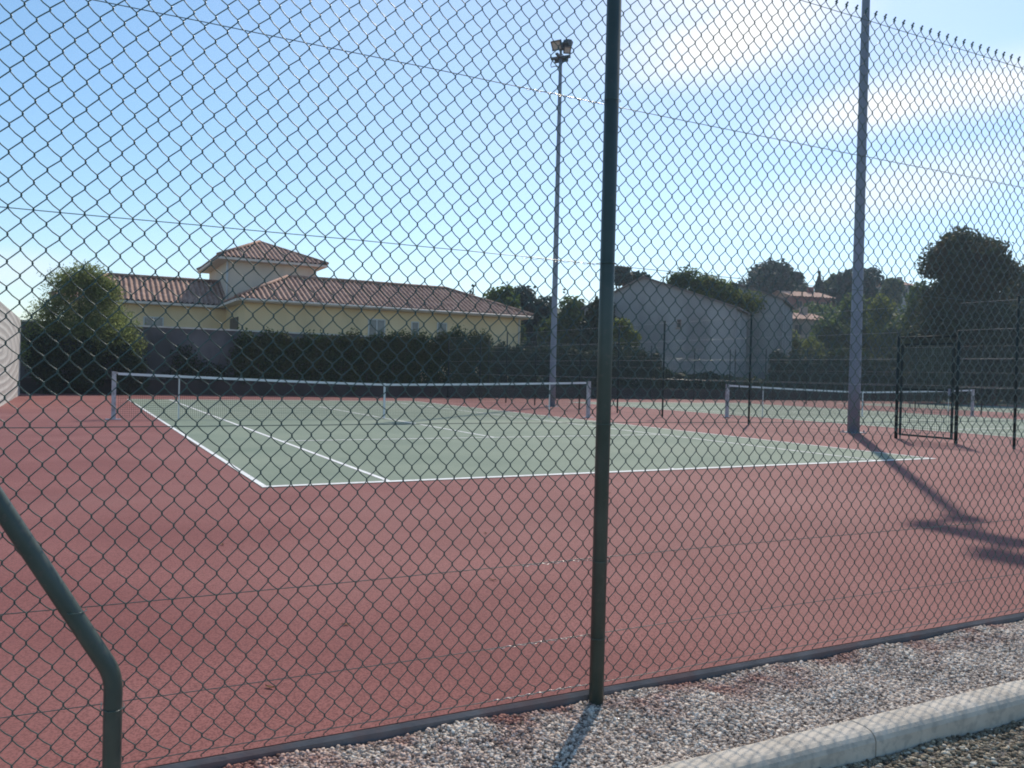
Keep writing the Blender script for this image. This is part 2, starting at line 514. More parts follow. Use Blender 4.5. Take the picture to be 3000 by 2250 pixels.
def mat_pebble(name, shift=0.0, brown=False):
    mt, nt, p = mat_base(name)
    L = nt.links
    geo = nn(nt, "ShaderNodeNewGeometry")
    rp = nn(nt, "ShaderNodeValToRGB")
    cr = rp.color_ramp
    cs = [(0.0, (0.20, 0.145, 0.115)), (0.25, (0.44, 0.345, 0.28)), (0.5, (0.60, 0.49, 0.40)), (0.75, (0.74, 0.63, 0.52)), (1.0, (0.90, 0.81, 0.70))]
    if brown:
        cs = [(0.0, (0.09, 0.07, 0.05)), (0.3, (0.21, 0.165, 0.11)), (0.6, (0.33, 0.265, 0.18)), (0.85, (0.47, 0.40, 0.29)), (1.0, (0.72, 0.66, 0.54))]
    cr.elements[0].position, cr.elements[0].color = cs[0][0], rgba(cs[0][1])
    cr.elements[1].position, cr.elements[1].color = cs[-1][0], rgba(cs[-1][1])
    for pos, c in cs[1:-1]:
        e = cr.elements.new(pos)
        e.color = rgba(c)
    L.new(geo.outputs["Random Per Island"], rp.inputs["Fac"])
    out = rp.outputs["Color"]
    if not brown:
        # red court dust that has washed over the stones in a strip along the fence
        tcn = nn(nt, "ShaderNodeTexCoord")
        sep = nn(nt, "ShaderNodeSeparateXYZ")
        L.new(tcn.outputs["Object"], sep.inputs["Vector"])
        mr = nn(nt, "ShaderNodeMapRange")
        mr.inputs["From Min"].default_value = -18.26
        mr.inputs["From Max"].default_value = -18.0
        L.new(sep.outputs["Y"], mr.inputs["Value"])
        nz = nn(nt, "ShaderNodeTexNoise", Scale=5.0, Detail=4.0)
        L.new(tcn.outputs["Object"], nz.inputs["Vector"])
        m2 = nn(nt, "ShaderNodeMapRange")
        m2.inputs["From Min"].default_value = 0.42
        m2.inputs["From Max"].default_value = 0.66
        L.new(nz.outputs["Fac"], m2.inputs["Value"])
        mu = nn(nt, "ShaderNodeMath", operation='MULTIPLY', use_clamp=True)
        L.new(mr.outputs["Result"], mu.inputs[0])
        L.new(m2.outputs["Result"], mu.inputs[1])
        mx = nn(nt, "ShaderNodeMix", data_type='RGBA', blend_type='MULTIPLY')
        L.new(mu.outputs["Value"], mx.inputs["Factor"])
        L.new(out, mx.inputs["A"])
        mx.inputs["B"].default_value = (0.60, 0.33, 0.31, 1)
        out = mx.outputs["Result"]
    L.new(out, p.inputs["Base Color"])
    p.inputs["Roughness"].default_value = 0.75
    p.inputs["Specular IOR Level"].default_value = 0.35
    return mt


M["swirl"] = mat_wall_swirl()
M["pebble"] = mat_pebble("pale_pebbles")
M["pebble_brown"] = mat_pebble("brown_pebbles", brown=True)


# ------------------------------------------------------------------ ground, courts
def grid_sheet(name, x0, x1, y0, y1, nx, ny, zf, mat):
    xs, ys = np.linspace(x0, x1, nx), np.linspace(y0, y1, ny)
    X, Y = np.meshgrid(xs, ys)
    V = np.stack([X.ravel(), Y.ravel(), zf(X, Y).ravel()], 1)
    i = np.arange((nx - 1) * (ny - 1))
    a = (i // (nx - 1)) * nx + i % (nx - 1)
    return np_mesh(name, V, np.stack([a, a + 1, a + nx + 1, a + nx], 1), mat, smooth=True)


g = MB()
g.poly([(-1500, -1500, -0.15), (1500, -1500, -0.15), (1500, 1500, -0.15), (-1500, 1500, -0.15)])
tag(g.build("ground", M["soil"]), kind="structure")

XF = lambda x: -17.84 - 0.0252 * (x + 7.415)          # line of the near fence
s = MB()
xa, xb = -9.4, 46.0
s.poly([(xa, XF(xa) + 0.016, 0.003), (xb, XF(xb) + 0.016, 0.003), (xb, 17.4, 0.003), (xa, 17.4, 0.003)])
for p0, p1 in (((xb, XF(xb) + 0.016), (xb, 17.4)), ((xb, 17.4), (xa, 17.4)), ((xa, 17.4), (xa, XF(xa) + 0.016))):
    s.poly([(*p0, -0.2), (*p1, -0.2), (*p1, 0.003), (*p0, 0.003)])
tag(s.build("court_surround", M["red"]), kind="structure")

CENTRES = [(0.0, 0.0), (18.55, 0.15), (37.0, 0.3)]
for cx, cy in CENTRES:
    c = MB()
    c.poly([(cx - 5.485, cy - 11.885, 0.007), (cx + 5.485, cy - 11.885, 0.007), (cx + 5.485, cy + 11.885, 0.007), (cx - 5.485, cy + 11.885, 0.007)])
    tag(c.build("playing_court", M["green"]), kind="structure")
    ln = MB()

    def seg(xa_, xb_, ya_, yb_):
        ln.poly([(cx + xa_, cy + ya_, 0.011), (cx + xb_, cy + ya_, 0.011), (cx + xb_, cy + yb_, 0.011), (cx + xa_, cy + yb_, 0.011)])
    w = 0.06
    for yy in (-11.885, 11.785):
        seg(-5.485, 5.485, yy, yy + 0.1)
    for xx in (-5.485, 5.425, -4.115, 4.055):
        seg(xx, xx + w, -11.785, 11.785)
    for yy in (-6.425, 6.375):
        seg(-4.055, 4.055, yy, yy + w)
    seg(-0.03, 0.03, -6.365, 6.375)
    for yy in (-11.785, 11.685):
        seg(-0.025, 0.025, yy, yy + 0.1)
    tag(ln.build("court_lines", M["line"]), kind="structure")

# concrete edging under the near fence: front face in shade, top flush with the court
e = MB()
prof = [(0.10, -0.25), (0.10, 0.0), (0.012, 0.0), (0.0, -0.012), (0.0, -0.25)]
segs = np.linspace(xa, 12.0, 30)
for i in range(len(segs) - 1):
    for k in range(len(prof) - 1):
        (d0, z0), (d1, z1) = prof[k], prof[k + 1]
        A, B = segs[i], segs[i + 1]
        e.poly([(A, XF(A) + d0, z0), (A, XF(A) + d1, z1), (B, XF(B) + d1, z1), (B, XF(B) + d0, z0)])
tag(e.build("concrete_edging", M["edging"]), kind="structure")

# gravel beds either side of the foreground kerb
KERB_B = lambda x: -18.50 - 0.022 * (x + 5.4)          # back edge of the kerb
KERB_F = lambda x: KERB_B(x) - 0.125


def gz(X, Y):
    h = -0.062 + 0.012 * np.sin(3.1 * X + 1.0) * np.cos(4.3 * Y) + 0.008 * np.sin(9 * X + 5 * Y)
    t = np.clip((XF(X) - Y) / 0.6, 0, 1)
    return h + 0.012 * t + 0.030 * (1 - t)


def gz2(X, Y):
    return -0.092 + 0.010 * np.sin(2.7 * X) * np.cos(3.9 * Y) + 0.006 * np.sin(8 * X - 6 * Y)


def strip_sheet(name, fy0, fy1, zf, mat):
    nx, ny = 140, 24
    xs = np.linspace(-12, 6, nx)
    T = np.linspace(0, 1, ny)
    X = np.repeat(xs[None], ny, 0)
    Y = fy0(X) + (fy1(X) - fy0(X)) * T[:, None]
    V = np.stack([X.ravel(), Y.ravel(), zf(X, Y).ravel()], 1)
    i = np.arange((nx - 1) * (ny - 1))
    a = (i // (nx - 1)) * nx + i % (nx - 1)
    o = np_mesh(name, V, np.stack([a, a + 1, a + nx + 1, a + nx], 1), mat, smooth=True)
    return tag(o, kind="structure")


strip_sheet("gravel_strip", lambda x: KERB_B(x) - 0.03, lambda x: XF(x) + 0.02, gz, M["gravel"])
strip_sheet("gravel_path", lambda x: KERB_F(x) - 4.5, lambda x: KERB_F(x) + 0.03, gz2, M["gravel"])

PHI = (1 + 5 ** 0.5) / 2
ICO_V = np.array([(-1, PHI, 0), (1, PHI, 0), (-1, -PHI, 0), (1, -PHI, 0), (0, -1, PHI), (0, 1, PHI), (0, -1, -PHI), (0, 1, -PHI),
                  (PHI, 0, -1), (PHI, 0, 1), (-PHI, 0, -1), (-PHI, 0, 1)]) / math.sqrt(1 + PHI * PHI)
ICO_F = np.array([(0, 11, 5), (0, 5, 1), (0, 1, 7), (0, 7, 10), (0, 10, 11), (1, 5, 9), (5, 11, 4), (11, 10, 2), (10, 7, 6), (7, 1, 8),
                  (3, 9, 4), (3, 4, 2), (3, 2, 6), (3, 6, 8), (3, 8, 9), (4, 9, 5), (2, 4, 11), (6, 2, 10), (8, 6, 7), (9, 8, 1)])


def pebbles(name, n, sampler, zf, mat, rmin, rmax, seed):
    rng = np.random.default_rng(seed)
    X, Y = sampler(rng, n)
    r = rmin + (rmax - rmin) * rng.random(n) ** 2.2
    sc = np.stack([r * rng.uniform(0.75, 1.35, n), r * rng.uniform(0.75, 1.25, n), r * rng.uniform(0.5, 0.85, n)], 1)
    a = rng.uniform(0, 2 * math.pi, n)
    b = rng.normal(0, 0.45, n)
    P = ICO_V[None] * rng.uniform(0.78, 1.2, (n, 12, 1)) * sc[:, None, :]
    ca, sa, cb, sb = np.cos(a)[:, None], np.sin(a)[:, None], np.cos(b)[:, None], np.sin(b)[:, None]
    x, y, z = P[..., 0], P[..., 1], P[..., 2]
    y, z = cb * y - sb * z, sb * y + cb * z
    x, y = ca * x - sa * y, sa * x + ca * y
    Z = zf(X, Y) + r * rng.uniform(0.0, 0.7, n)
    V = np.stack([x + X[:, None], y + Y[:, None], z + Z[:, None]], -1).reshape(-1, 3)
    F = (ICO_F[None] + (np.arange(n) * 12)[:, None, None]).reshape(-1, 3)
    return tag(np_mesh(name, V, F, mat), kind="stuff")


def samp_strip(rng, n):
    X = rng.uniform(-8.0, -1.2, n)
    t = rng.random(n)
    y0, y1 = KERB_B(X) + 0.006, XF(X) - 0.012
    return X, y0 + (y1 - y0) * t


def samp_path(rng, n):
    X = rng.uniform(-6.2, -2.2, n)
    t = rng.random(n) ** 1.4
    return X, KERB_F(X) - 0.006 - t * 1.1


pebbles("gravel_stones", 92000, samp_strip, gz, M["pebble"], 0.0030, 0.0092, 11)
pebbles("brown_gravel_stones", 26000, samp_path, gz2, M["pebble_brown"], 0.004, 0.012, 12)

# foreground kerb of one metre concrete blocks with rounded shoulders
k = MB()
kp = [(0.0, -0.2), (0.0, -0.016), (0.006, -0.005), (0.018, 0.0), (0.075, 0.0), (0.095, -0.003), (0.109, -0.010), (0.119, -0.021), (0.125, -0.036), (0.125, -0.2)]
x0 = -12.7
while x0 < 6:
    A, B = x0 + 0.003, x0 + 0.997
    jz = random.Random(int(x0 * 10)).uniform(-0.003, 0.003)
    ring = []
    for X in (A, B):
        ring.append([(X, KERB_B(X) - d, z + (jz if z > -0.1 else 0)) for d, z in kp])
    for i in range(len(kp) - 1):
        k.poly([ring[0][i], ring[0][i + 1], ring[1][i + 1], ring[1][i]], smooth=True)
    k.poly(ring[0][::-1])
    k.poly(ring[1])
    x0 += 1.0
tag(k.build("kerb", M["concrete"]), kind="structure")


# ------------------------------------------------------------------ near chain link fence
FENCE_ROT = -math.atan(0.0252)
fence = empty("chain_link_fence", (-7.415, -17.84, 0), "tall green chain link fence in the foreground with round post and bent brace",
              "fence", rz=FENCE_ROT)
# local x runs along the fence, local y towards the court
P2 = 0.03235                                            # half the horizontal pitch
ROW_K = np.array([-28.6, -27.5, -26.5, -14.5, -14.0, 0.0, 10.0])
ROW_Z = np.array([0.012, 0.08, 0.16, 1.107, 1.145, 2.225, 2.985])
rowz = lambda kk: np.interp(kk, ROW_K, ROW_Z)


def tube_batch(paths, rad, n):
    """paths (W,P,3): W polylines with P points -> verts, quads"""
    W, Pn, _ = paths.shape
    T = np.empty_like(paths)
    T[:, 1:-1] = paths[:, 2:] - paths[:, :-2]
    T[:, 0] = paths[:, 1] - paths[:, 0]
    T[:, -1] = paths[:, -1] - paths[:, -2]
    T /= np.linalg.norm(T, axis=-1, keepdims=True) + 1e-12
    ref = np.zeros_like(T)
    ref[..., 1] = 1.0
    S = np.cross(T, ref)
    S /= np.linalg.norm(S, axis=-1, keepdims=True) + 1e-12
    U = np.cross(S, T)
    ang = np.arange(n) * 2 * math.pi / n
    V = paths[:, :, None, :] + rad * (np.cos(ang)[None, None, :, None] * S[:, :, None, :] + np.sin(ang)[None, None, :, None] * U[:, :, None, :])
    base = (np.arange(W)[:, None, None] * Pn + np.arange(Pn - 1)[None, :, None]) * n
    kk = np.arange(n)[None, None, :]
    k2 = (kk + 1) % n
    F = np.stack([base + kk, base + k2, base + n + k2, base + n + kk], -1).reshape(-1, 4)
    return V.reshape(-1, 3), F


def chain_mesh():
    rng = np.random.default_rng(5)
    paths = {0: [], 1: []}
    t = 0.0030
    dl = 0.0012
    ks = range(-37, 256)
    jx = rng.normal(0, 0.0012, 400)
    for kcol in ks:
        par = kcol % 2
        pts = []
        # bends alternate: even half steps on the left column, odd on the right
        r0 = -28.0 if par == 0 else -28.5
        hs = np.arange(r0, 10.01, 0.5)
        for j, rr in enumerate(hs):
            left = (j % 2 == 0)
            cx_ = (kcol if left else kcol + 1) * P2 + jx[(kcol if left else kcol + 1) + 60]
            z = float(rowz(rr)) + 0.0016 * math.sin(rr * 2.3 + kcol * 0.9) * (1 if rr < 9.5 else 0)
            bx = cx_ + (-dl if left else dl)
            sgn = 1 if left else -1
            # y: rising from left to right is in front (towards camera, -y)
            yin, yout = (t, -t) if left else (-t, t)
            vv = 0.0055
            if j > 0:
                # run that leads into this bend: rising-right runs are straight, rising-left runs sag
                px_, pz_ = prevn
                mx_, mz_ = (px_ + bx) / 2, (pz_ + z) / 2
                if left:
                    mx_, mz_ = mx_ - 0.0016, mz_ - 0.0011
                pts.append((mx_, yin * 1.15, mz_))
            pts.append((bx + sgn * 0.0024, yin, z - vv))
            pts.append((bx + sgn * 0.0002, yin * 0.5, z - vv * 0.55))
            pts.append((bx, 0.0, z))
            pts.append((bx + sgn * 0.0002, yout * 0.5, z + vv * 0.55))
            pts.append((bx + sgn * 0.0024, yout, z + vv))
            prevn = (bx, z)
        paths[par].append(pts)
    Vs, Fs, off = [], [], 0
    for par in (0, 1):
        A = np.array(paths[par])
        # bow the runs a little, as woven wire does
        V, F = tube_batch(A, 0.00188, 5)
        Vs.append(V)
        Fs.append(F + off)
        off += len(V)
    return np.concatenate(Vs), np.concatenate(Fs)


cv, cf = chain_mesh()
# twisted ends along the top edge belong to the woven mesh
kp_ = []
for kcol in range(-36, 256, 2):
    x, z = kcol * P2, float(rowz(10))
    kp_.append([(x - 0.003, 0.0015, z - 0.004), (x + 0.003, -0.0025, z + 0.003), (x - 0.002, 0.0025, z + 0.008), (x + 0.003, -0.002, z + 0.013), (x + 0.004, -0.004, z + 0.019)])
kv, kf = tube_batch(np.array(kp_), 0.0046, 6)
np_mesh("wire_mesh", np.concatenate([cv, kv]), np.concatenate([cf, kf + len(cv)]), M["wire"], fence, smooth=True)
for zi, z in enumerate((0.03, 0.225, 0.525, 1.06, 1.685, 2.315, 2.95)):
    rng = random.Random(zi + 3)
    lw = MB()
    pts = []
    for i in range(81):
        x = -1.18 + i * 0.13
        pts.append((x, 0.0052 if i % 2 else 0.0048, z + 0.003 * math.sin(i * 0.21 + zi) + rng.uniform(-0.0006, 0.0006)))
    lw.tube(pts, 0.00145, 6)
    lw.build("line_wire", M["wire"], fence)
# silver tensioning wire twisted round the line wires beside the post
for z, ln_ in ((0.03, 0.40), (0.225, 0.42), (0.525, 0.30), (1.685, 0.33), (2.315, 0.36)):
    tw = MB()
    pts = []
    n = int(ln_ / 0.004)
    for i in range(n):
        x = 2.0 - 0.03 - i * 0.004
        a = x * 2 * math.pi / 0.045
        pts.append((x, 0.004 + 0.0032 * math.cos(a), z + 0.003 * math.sin((x + 1.18) / 0.13 * 0.21) + 0.0032 * math.sin(a)))
    tw.tube(pts, 0.0011, 5)
    tw.build("tie_wire", M["bare_wire"], fence)


def fence_post(x, h, r, y=-0.036):
    p = MB()
    p.tube([(x, y, -0.4), (x, y, h)], r, 20)
    p.ball((x, y, h), (r * 1.08, r * 1.08, r * 0.7), 16, 8)
    po = p.build("post", M["post"], fence)
    for z in (0.225, 0.525, 1.06, 1.685, 2.315, 2.92):
        cl = MB()
        cl.tube([(x - r - 0.003, y + r, z), (x - r - 0.003, y - r * 0.6, z), (x - r * 0.5, y - r - 0.003, z), (x + r * 0.5, y - r - 0.003, z), (x + r + 0.003, y - r * 0.6, z), (x + r + 0.003, y + r, z)], 0.0016, 5)
        cl.build("post_tie", M["wire"], po)
    return po


for x in (-1.2, 2.0, 5.2, 8.4):
    fence_post(x, 3.06, 0.0285)
br = MB()
bx = 0.292
bp_ = [(bx, -0.05, -0.4), (bx, -0.05, 0.2), (bx, -0.05, 0.285)]
for i in range(1, 6):
    a = i / 5 * R(29.6)
    bp_.append((bx - 0.16 * (1 - math.cos(a)), -0.05, 0.285 + 0.16 * math.sin(a)))
dx, dz = -math.sin(R(29.6)), math.cos(R(29.6))
lx, _, lz = bp_[-1]
L_ = 2.75
for i in range(1, 5):
    bp_.append((lx + dx * L_ * i / 4, -0.05 + 0.004 * i, lz + dz * L_ * i / 4))
br.tube(bp_, 0.0262, 18)
bro = br.build("brace", M["post"], fence)
for zt_ in (0.225, 0.525):
    # tie wires that bind the line wires to the brace
    xt_ = bx if zt_ < 0.3 else bx - (zt_ - 0.36) * math.tan(R(29.6)) - 0.012
    tb_ = MB()
    tb_.tube([(xt_ + 0.030, 0.0, zt_ - 0.004), (xt_ + 0.031, -0.05, zt_), (xt_ + 0.012, -0.0785, zt_ + 0.002), (xt_ - 0.014, -0.0785, zt_ + 0.003), (xt_ - 0.032, -0.05, zt_ + 0.004), (xt_ - 0.030, 0.0, zt_ + 0.006)], 0.0015, 5)
    tb_.build("brace_tie", M["wire"], bro)


# ------------------------------------------------------------------ inner fences
def diag_fence(root, L, H, pitch, mat, name="wire_mesh", rad=0.0016, z0=0.04):
    """straight crossing wires of a far off chain link panel in local x (0..L), z"""
    segs_ = []
    n = int((L + H) / pitch)
    for i in range(n + 1):
        c = -H + i * pitch
        # rising right
        xa_, za_ = c, 0.0
        xb_, zb_ = c + H, H
        if xa_ < 0:
            za_ -= xa_
            xa_ = 0
        if xb_ > L:
            zb_ -= xb_ - L
            xb_ = L
        if xb_ - xa_ > 0.02:
            segs_.append(((xa_, 0.002, z0 + za_), (xb_, 0.002, z0 + zb_)))
            segs_.append(((L - xa_, -0.002, z0 + za_), (L - xb_, -0.002, z0 + zb_)))
    A = np.array(segs_)
    V, F = tube_batch(A, rad, 4)
    return np_mesh(name, V, F, mat, root)


def inner_fence(label, x, y0, y1, posts, H=3.0, along='y', gaps=(), group=None, wires=(0.05, 0.6, 1.2, 1.8, 2.4, 2.97), pr=0.028):
    rz = R(90) if along == 'y' else 0.0
    root = empty("chain_link_fence", (x, y0, 0) if along == 'y' else (y0, x, 0), label, "fence", group, rz=rz)
    spans = []
    cur = 0.0
    for a, b in gaps:
        spans.append((cur, a - y0))
        cur = b - y0
    spans.append((cur, y1 - y0))
    for a, b in spans:
        mo = diag_fence(root, b - a, H - 0.06, 0.1, M["wire"])
        mo.location = (a, 0, 0)
        for z in wires:
            w_ = MB()
            w_.tube([(a, 0.003, z), ((a + b) / 2, 0.003, z - 0.006), (b, 0.003, z)], 0.0020, 5)
            w_.build("line_wire", M["bare_wire" if z > 0.9 else "wire"], root)
    for py_ in posts:
        p = MB()
        p.tube([(py_ - y0, 0, -0.1), (py_ - y0, 0, H + 0.03)], pr, 10)
        p.ball((py_ - y0, 0, H + 0.03), (pr * 1.1, pr * 1.1, pr * 0.7), 10, 6)
        p.build("post", M["post_far"], root)
    return root


inner_fence("green chain link fence between the first and second court with slim posts", 9.25, -17.6, 17.0,
            [-17.5, -14.0, -10.95, -3.7, 0.06, 2.5, 4.9, 8.2, 10.7, 13.3, 16.9], gaps=[(-9.75, -8.28)])
inner_fence("distant green chain link fence between the second and third court", 27.75, -17.6, 17.0,
            [-17.5, -14.5, -11.5, -8.5, -5.5, -2.2, 1.3, 4.5, 8.0, 11.0, 14.0, 16.9])
inner_fence("green chain link fence along the far end of the courts in front of the hedge", 17.15, 11.6, 46.0,
            [11.6, 15.2, 18.8, 22.0, 25.2, 28.4, 31.6, 34.8, 38.0, 41.2, 44.4, 46.0], along='x')

# gate in the first inner fence
gate = empty("gate", (9.25, -9.73, 0), "dark green metal gate with square mesh leaf in the inner court fence", "gate", rz=R(90))
GW, GH = 1.43, 2.22
for gx in (0.0, GW):
    p = MB()
    p.tube([(gx, 0, -0.1), (gx, 0, 2.38)], 0.036, 12)
    p.ball((gx, 0, 2.38), (0.04, 0.04, 0.02), 10, 6)
    p.build("gate_post", M["post_far"], gate)
tb = MB()
tb.tube([(0.038, 0, GH + 0.06), (GW - 0.038, 0, GH + 0.06)], 0.022, 10)
tb.build("top_rail", M["post_far"], gate)
lf = MB()
a0, a1, b0, b1 = 0.10, GW - 0.10, 0.10, 2.12
for ax_, bx_, az_, bz_ in ((a0 - 0.02, a0 + 0.02, b0 - 0.02, b1 + 0.02), (a1 - 0.02, a1 + 0.02, b0 - 0.02, b1 + 0.02)):
    lf.box(ax_, bx_, -0.02, 0.02, az_, bz_)
for z_ in (b0, b1, 1.12):
    lf.box(a0 + 0.02, a1 - 0.02, -0.018, 0.018, z_ - 0.02, z_ + 0.02)
lfo = lf.build("leaf_frame", M["post_far"], gate)
gm = MB()
nx_ = 22
for i in range(1, nx_):
    x = a0 + 0.02 + (a1 - a0 - 0.04) * i / nx_
    for zz0, zz1 in ((b0 + 0.02, 1.10), (1.14, b1 - 0.02)):
        gm.box(x - 0.002, x + 0.002, -0.002, 0.002, zz0, zz1)
for i in range(1, 38):
    z = b0 + 0.02 + (b1 - b0 - 0.04) * i / 38
    if abs(z - 1.12) > 0.03:
        gm.box(a0 + 0.02, a1 - 0.02, 0.0025, 0.0065, z - 0.002, z + 0.002)
gm.build("leaf_mesh", M["wire"], lfo)
hd = MB()
hd.box(a0 + 0.03, a0 + 0.07, -0.05, 0.05, 1.0, 1.16)
hd.tube([(a0 + 0.05, -0.07, 1.08), (a0 + 0.17, -0.07, 1.08)], 0.009, 8)
hd.tube([(a0 + 0.05, -0.05, 1.08), (a0 + 0.05, -0.07, 1.08)], 0.009, 8)
hd.build("handle", M["steel"], lfo)


# ------------------------------------------------------------------ tennis nets
def tennis_net(cx, cy, half, label):
    root = empty("tennis_net", (cx, cy, 0), label, "tennis net", "tennis nets across the courts")
    H = lambda x: 0.914 + (1.065 - 0.914) * (abs(x) / half) ** 1.25
    for sgn in (-1, 1):
        p = MB()
        px_ = sgn * half
        p.box(px_ - 0.045, px_ + 0.045, -0.045, 0.045, 0.012, 1.07)
        po = p.build("net_post", M["net_post"], root)
        q = MB()
        q.box(px_ - 0.05, px_ + 0.05, -0.05, 0.05, 1.071, 1.085)
        q.tube([(px_ - sgn * 0.047, 0, 1.05), (px_ - sgn * 0.075, 0, 1.05)], 0.02, 10)
        q.build("post_cap", M["net_post"], po)
        b_ = MB()
        b_.box(px_ - 0.16, px_ + 0.16, -0.13, 0.13, 0.002, 0.012)
        b_.build("base_plate", M["steel"], po)
    inn = half - 0.08
    n = 60
    xs = np.linspace(-inn, inn, n + 1)
    t = MB()
    for i in range(n):
        A, B = xs[i], xs[i + 1]
        for y_ in (-0.009, 0.009):
            q = [(A, y_, H(A) - 0.055), (B, y_, H(B) - 0.055), (B, y_, H(B)), (A, y_, H(A))]
            t.poly(q if y_ < 0 else q[::-1])
        t.poly([(A, -0.009, H(A)), (B, -0.009, H(B)), (B, 0.009, H(B)), (A, 0.009, H(A))])
        t.poly([(A, 0.009, H(A) - 0.055), (B, 0.009, H(B) - 0.055), (B, -0.009, H(B) - 0.055), (A, -0.009, H(A) - 0.055)])
    t.build("headband", M["tape"], root)
    # cords
    V, F, off = [], [], 0
    vx = np.arange(-inn + 0.02, inn, 0.045)
    vz = np.array([H(x) - 0.05 for x in vx])
    A = np.stack([np.stack([vx, 0 * vx, 0 * vx + 0.03], 1), np.stack([vx, 0 * vx, vz], 1)], 1)
    v, f = tube_batch(A, 0.0021, 4)
    V.append(v)
    F.append(f)
    off += len(v)
    xs2 = np.linspace(-inn, inn, 41)
    rows = []
    for j in range(20):
        rows.append([(x, 0.001, 0.035 + (H(x) - 0.09) * j / 20) for x in xs2])
    v, f = tube_batch(np.array(rows), 0.0021, 4)
    V.append(v)
    F.append(f + off)
    np_mesh("net_cords", np.concatenate(V), np.concatenate(F), M["net"], root)
    cs = MB()
    cs.box(-0.025, 0.025, -0.012, -0.0095, 0.0, 0.925)
    cs.box(-0.025, 0.025, 0.0095, 0.012, 0.0, 0.925)
    cs.build("centre_strap", M["tape"], root)
    for sgn in (-1, 1):
        s_ = MB()
        s_.box(sgn * 5.03 - 0.014, sgn * 5.03 + 0.014, -0.026, -0.012, 0.0, H(5.03) + 0.012)
        s_.build("singles_stick", M["stick"], root)
    return root


tennis_net(0, 0, 6.40, "tennis net on the nearest court with grey square posts and white tape")
tennis_net(18.60, 0.1, 6.62, "tennis net on the second court beyond the inner fence and gate")
tennis_net(37.0, 0.3, 6.40, "farthest tennis net on the third court at the right edge")


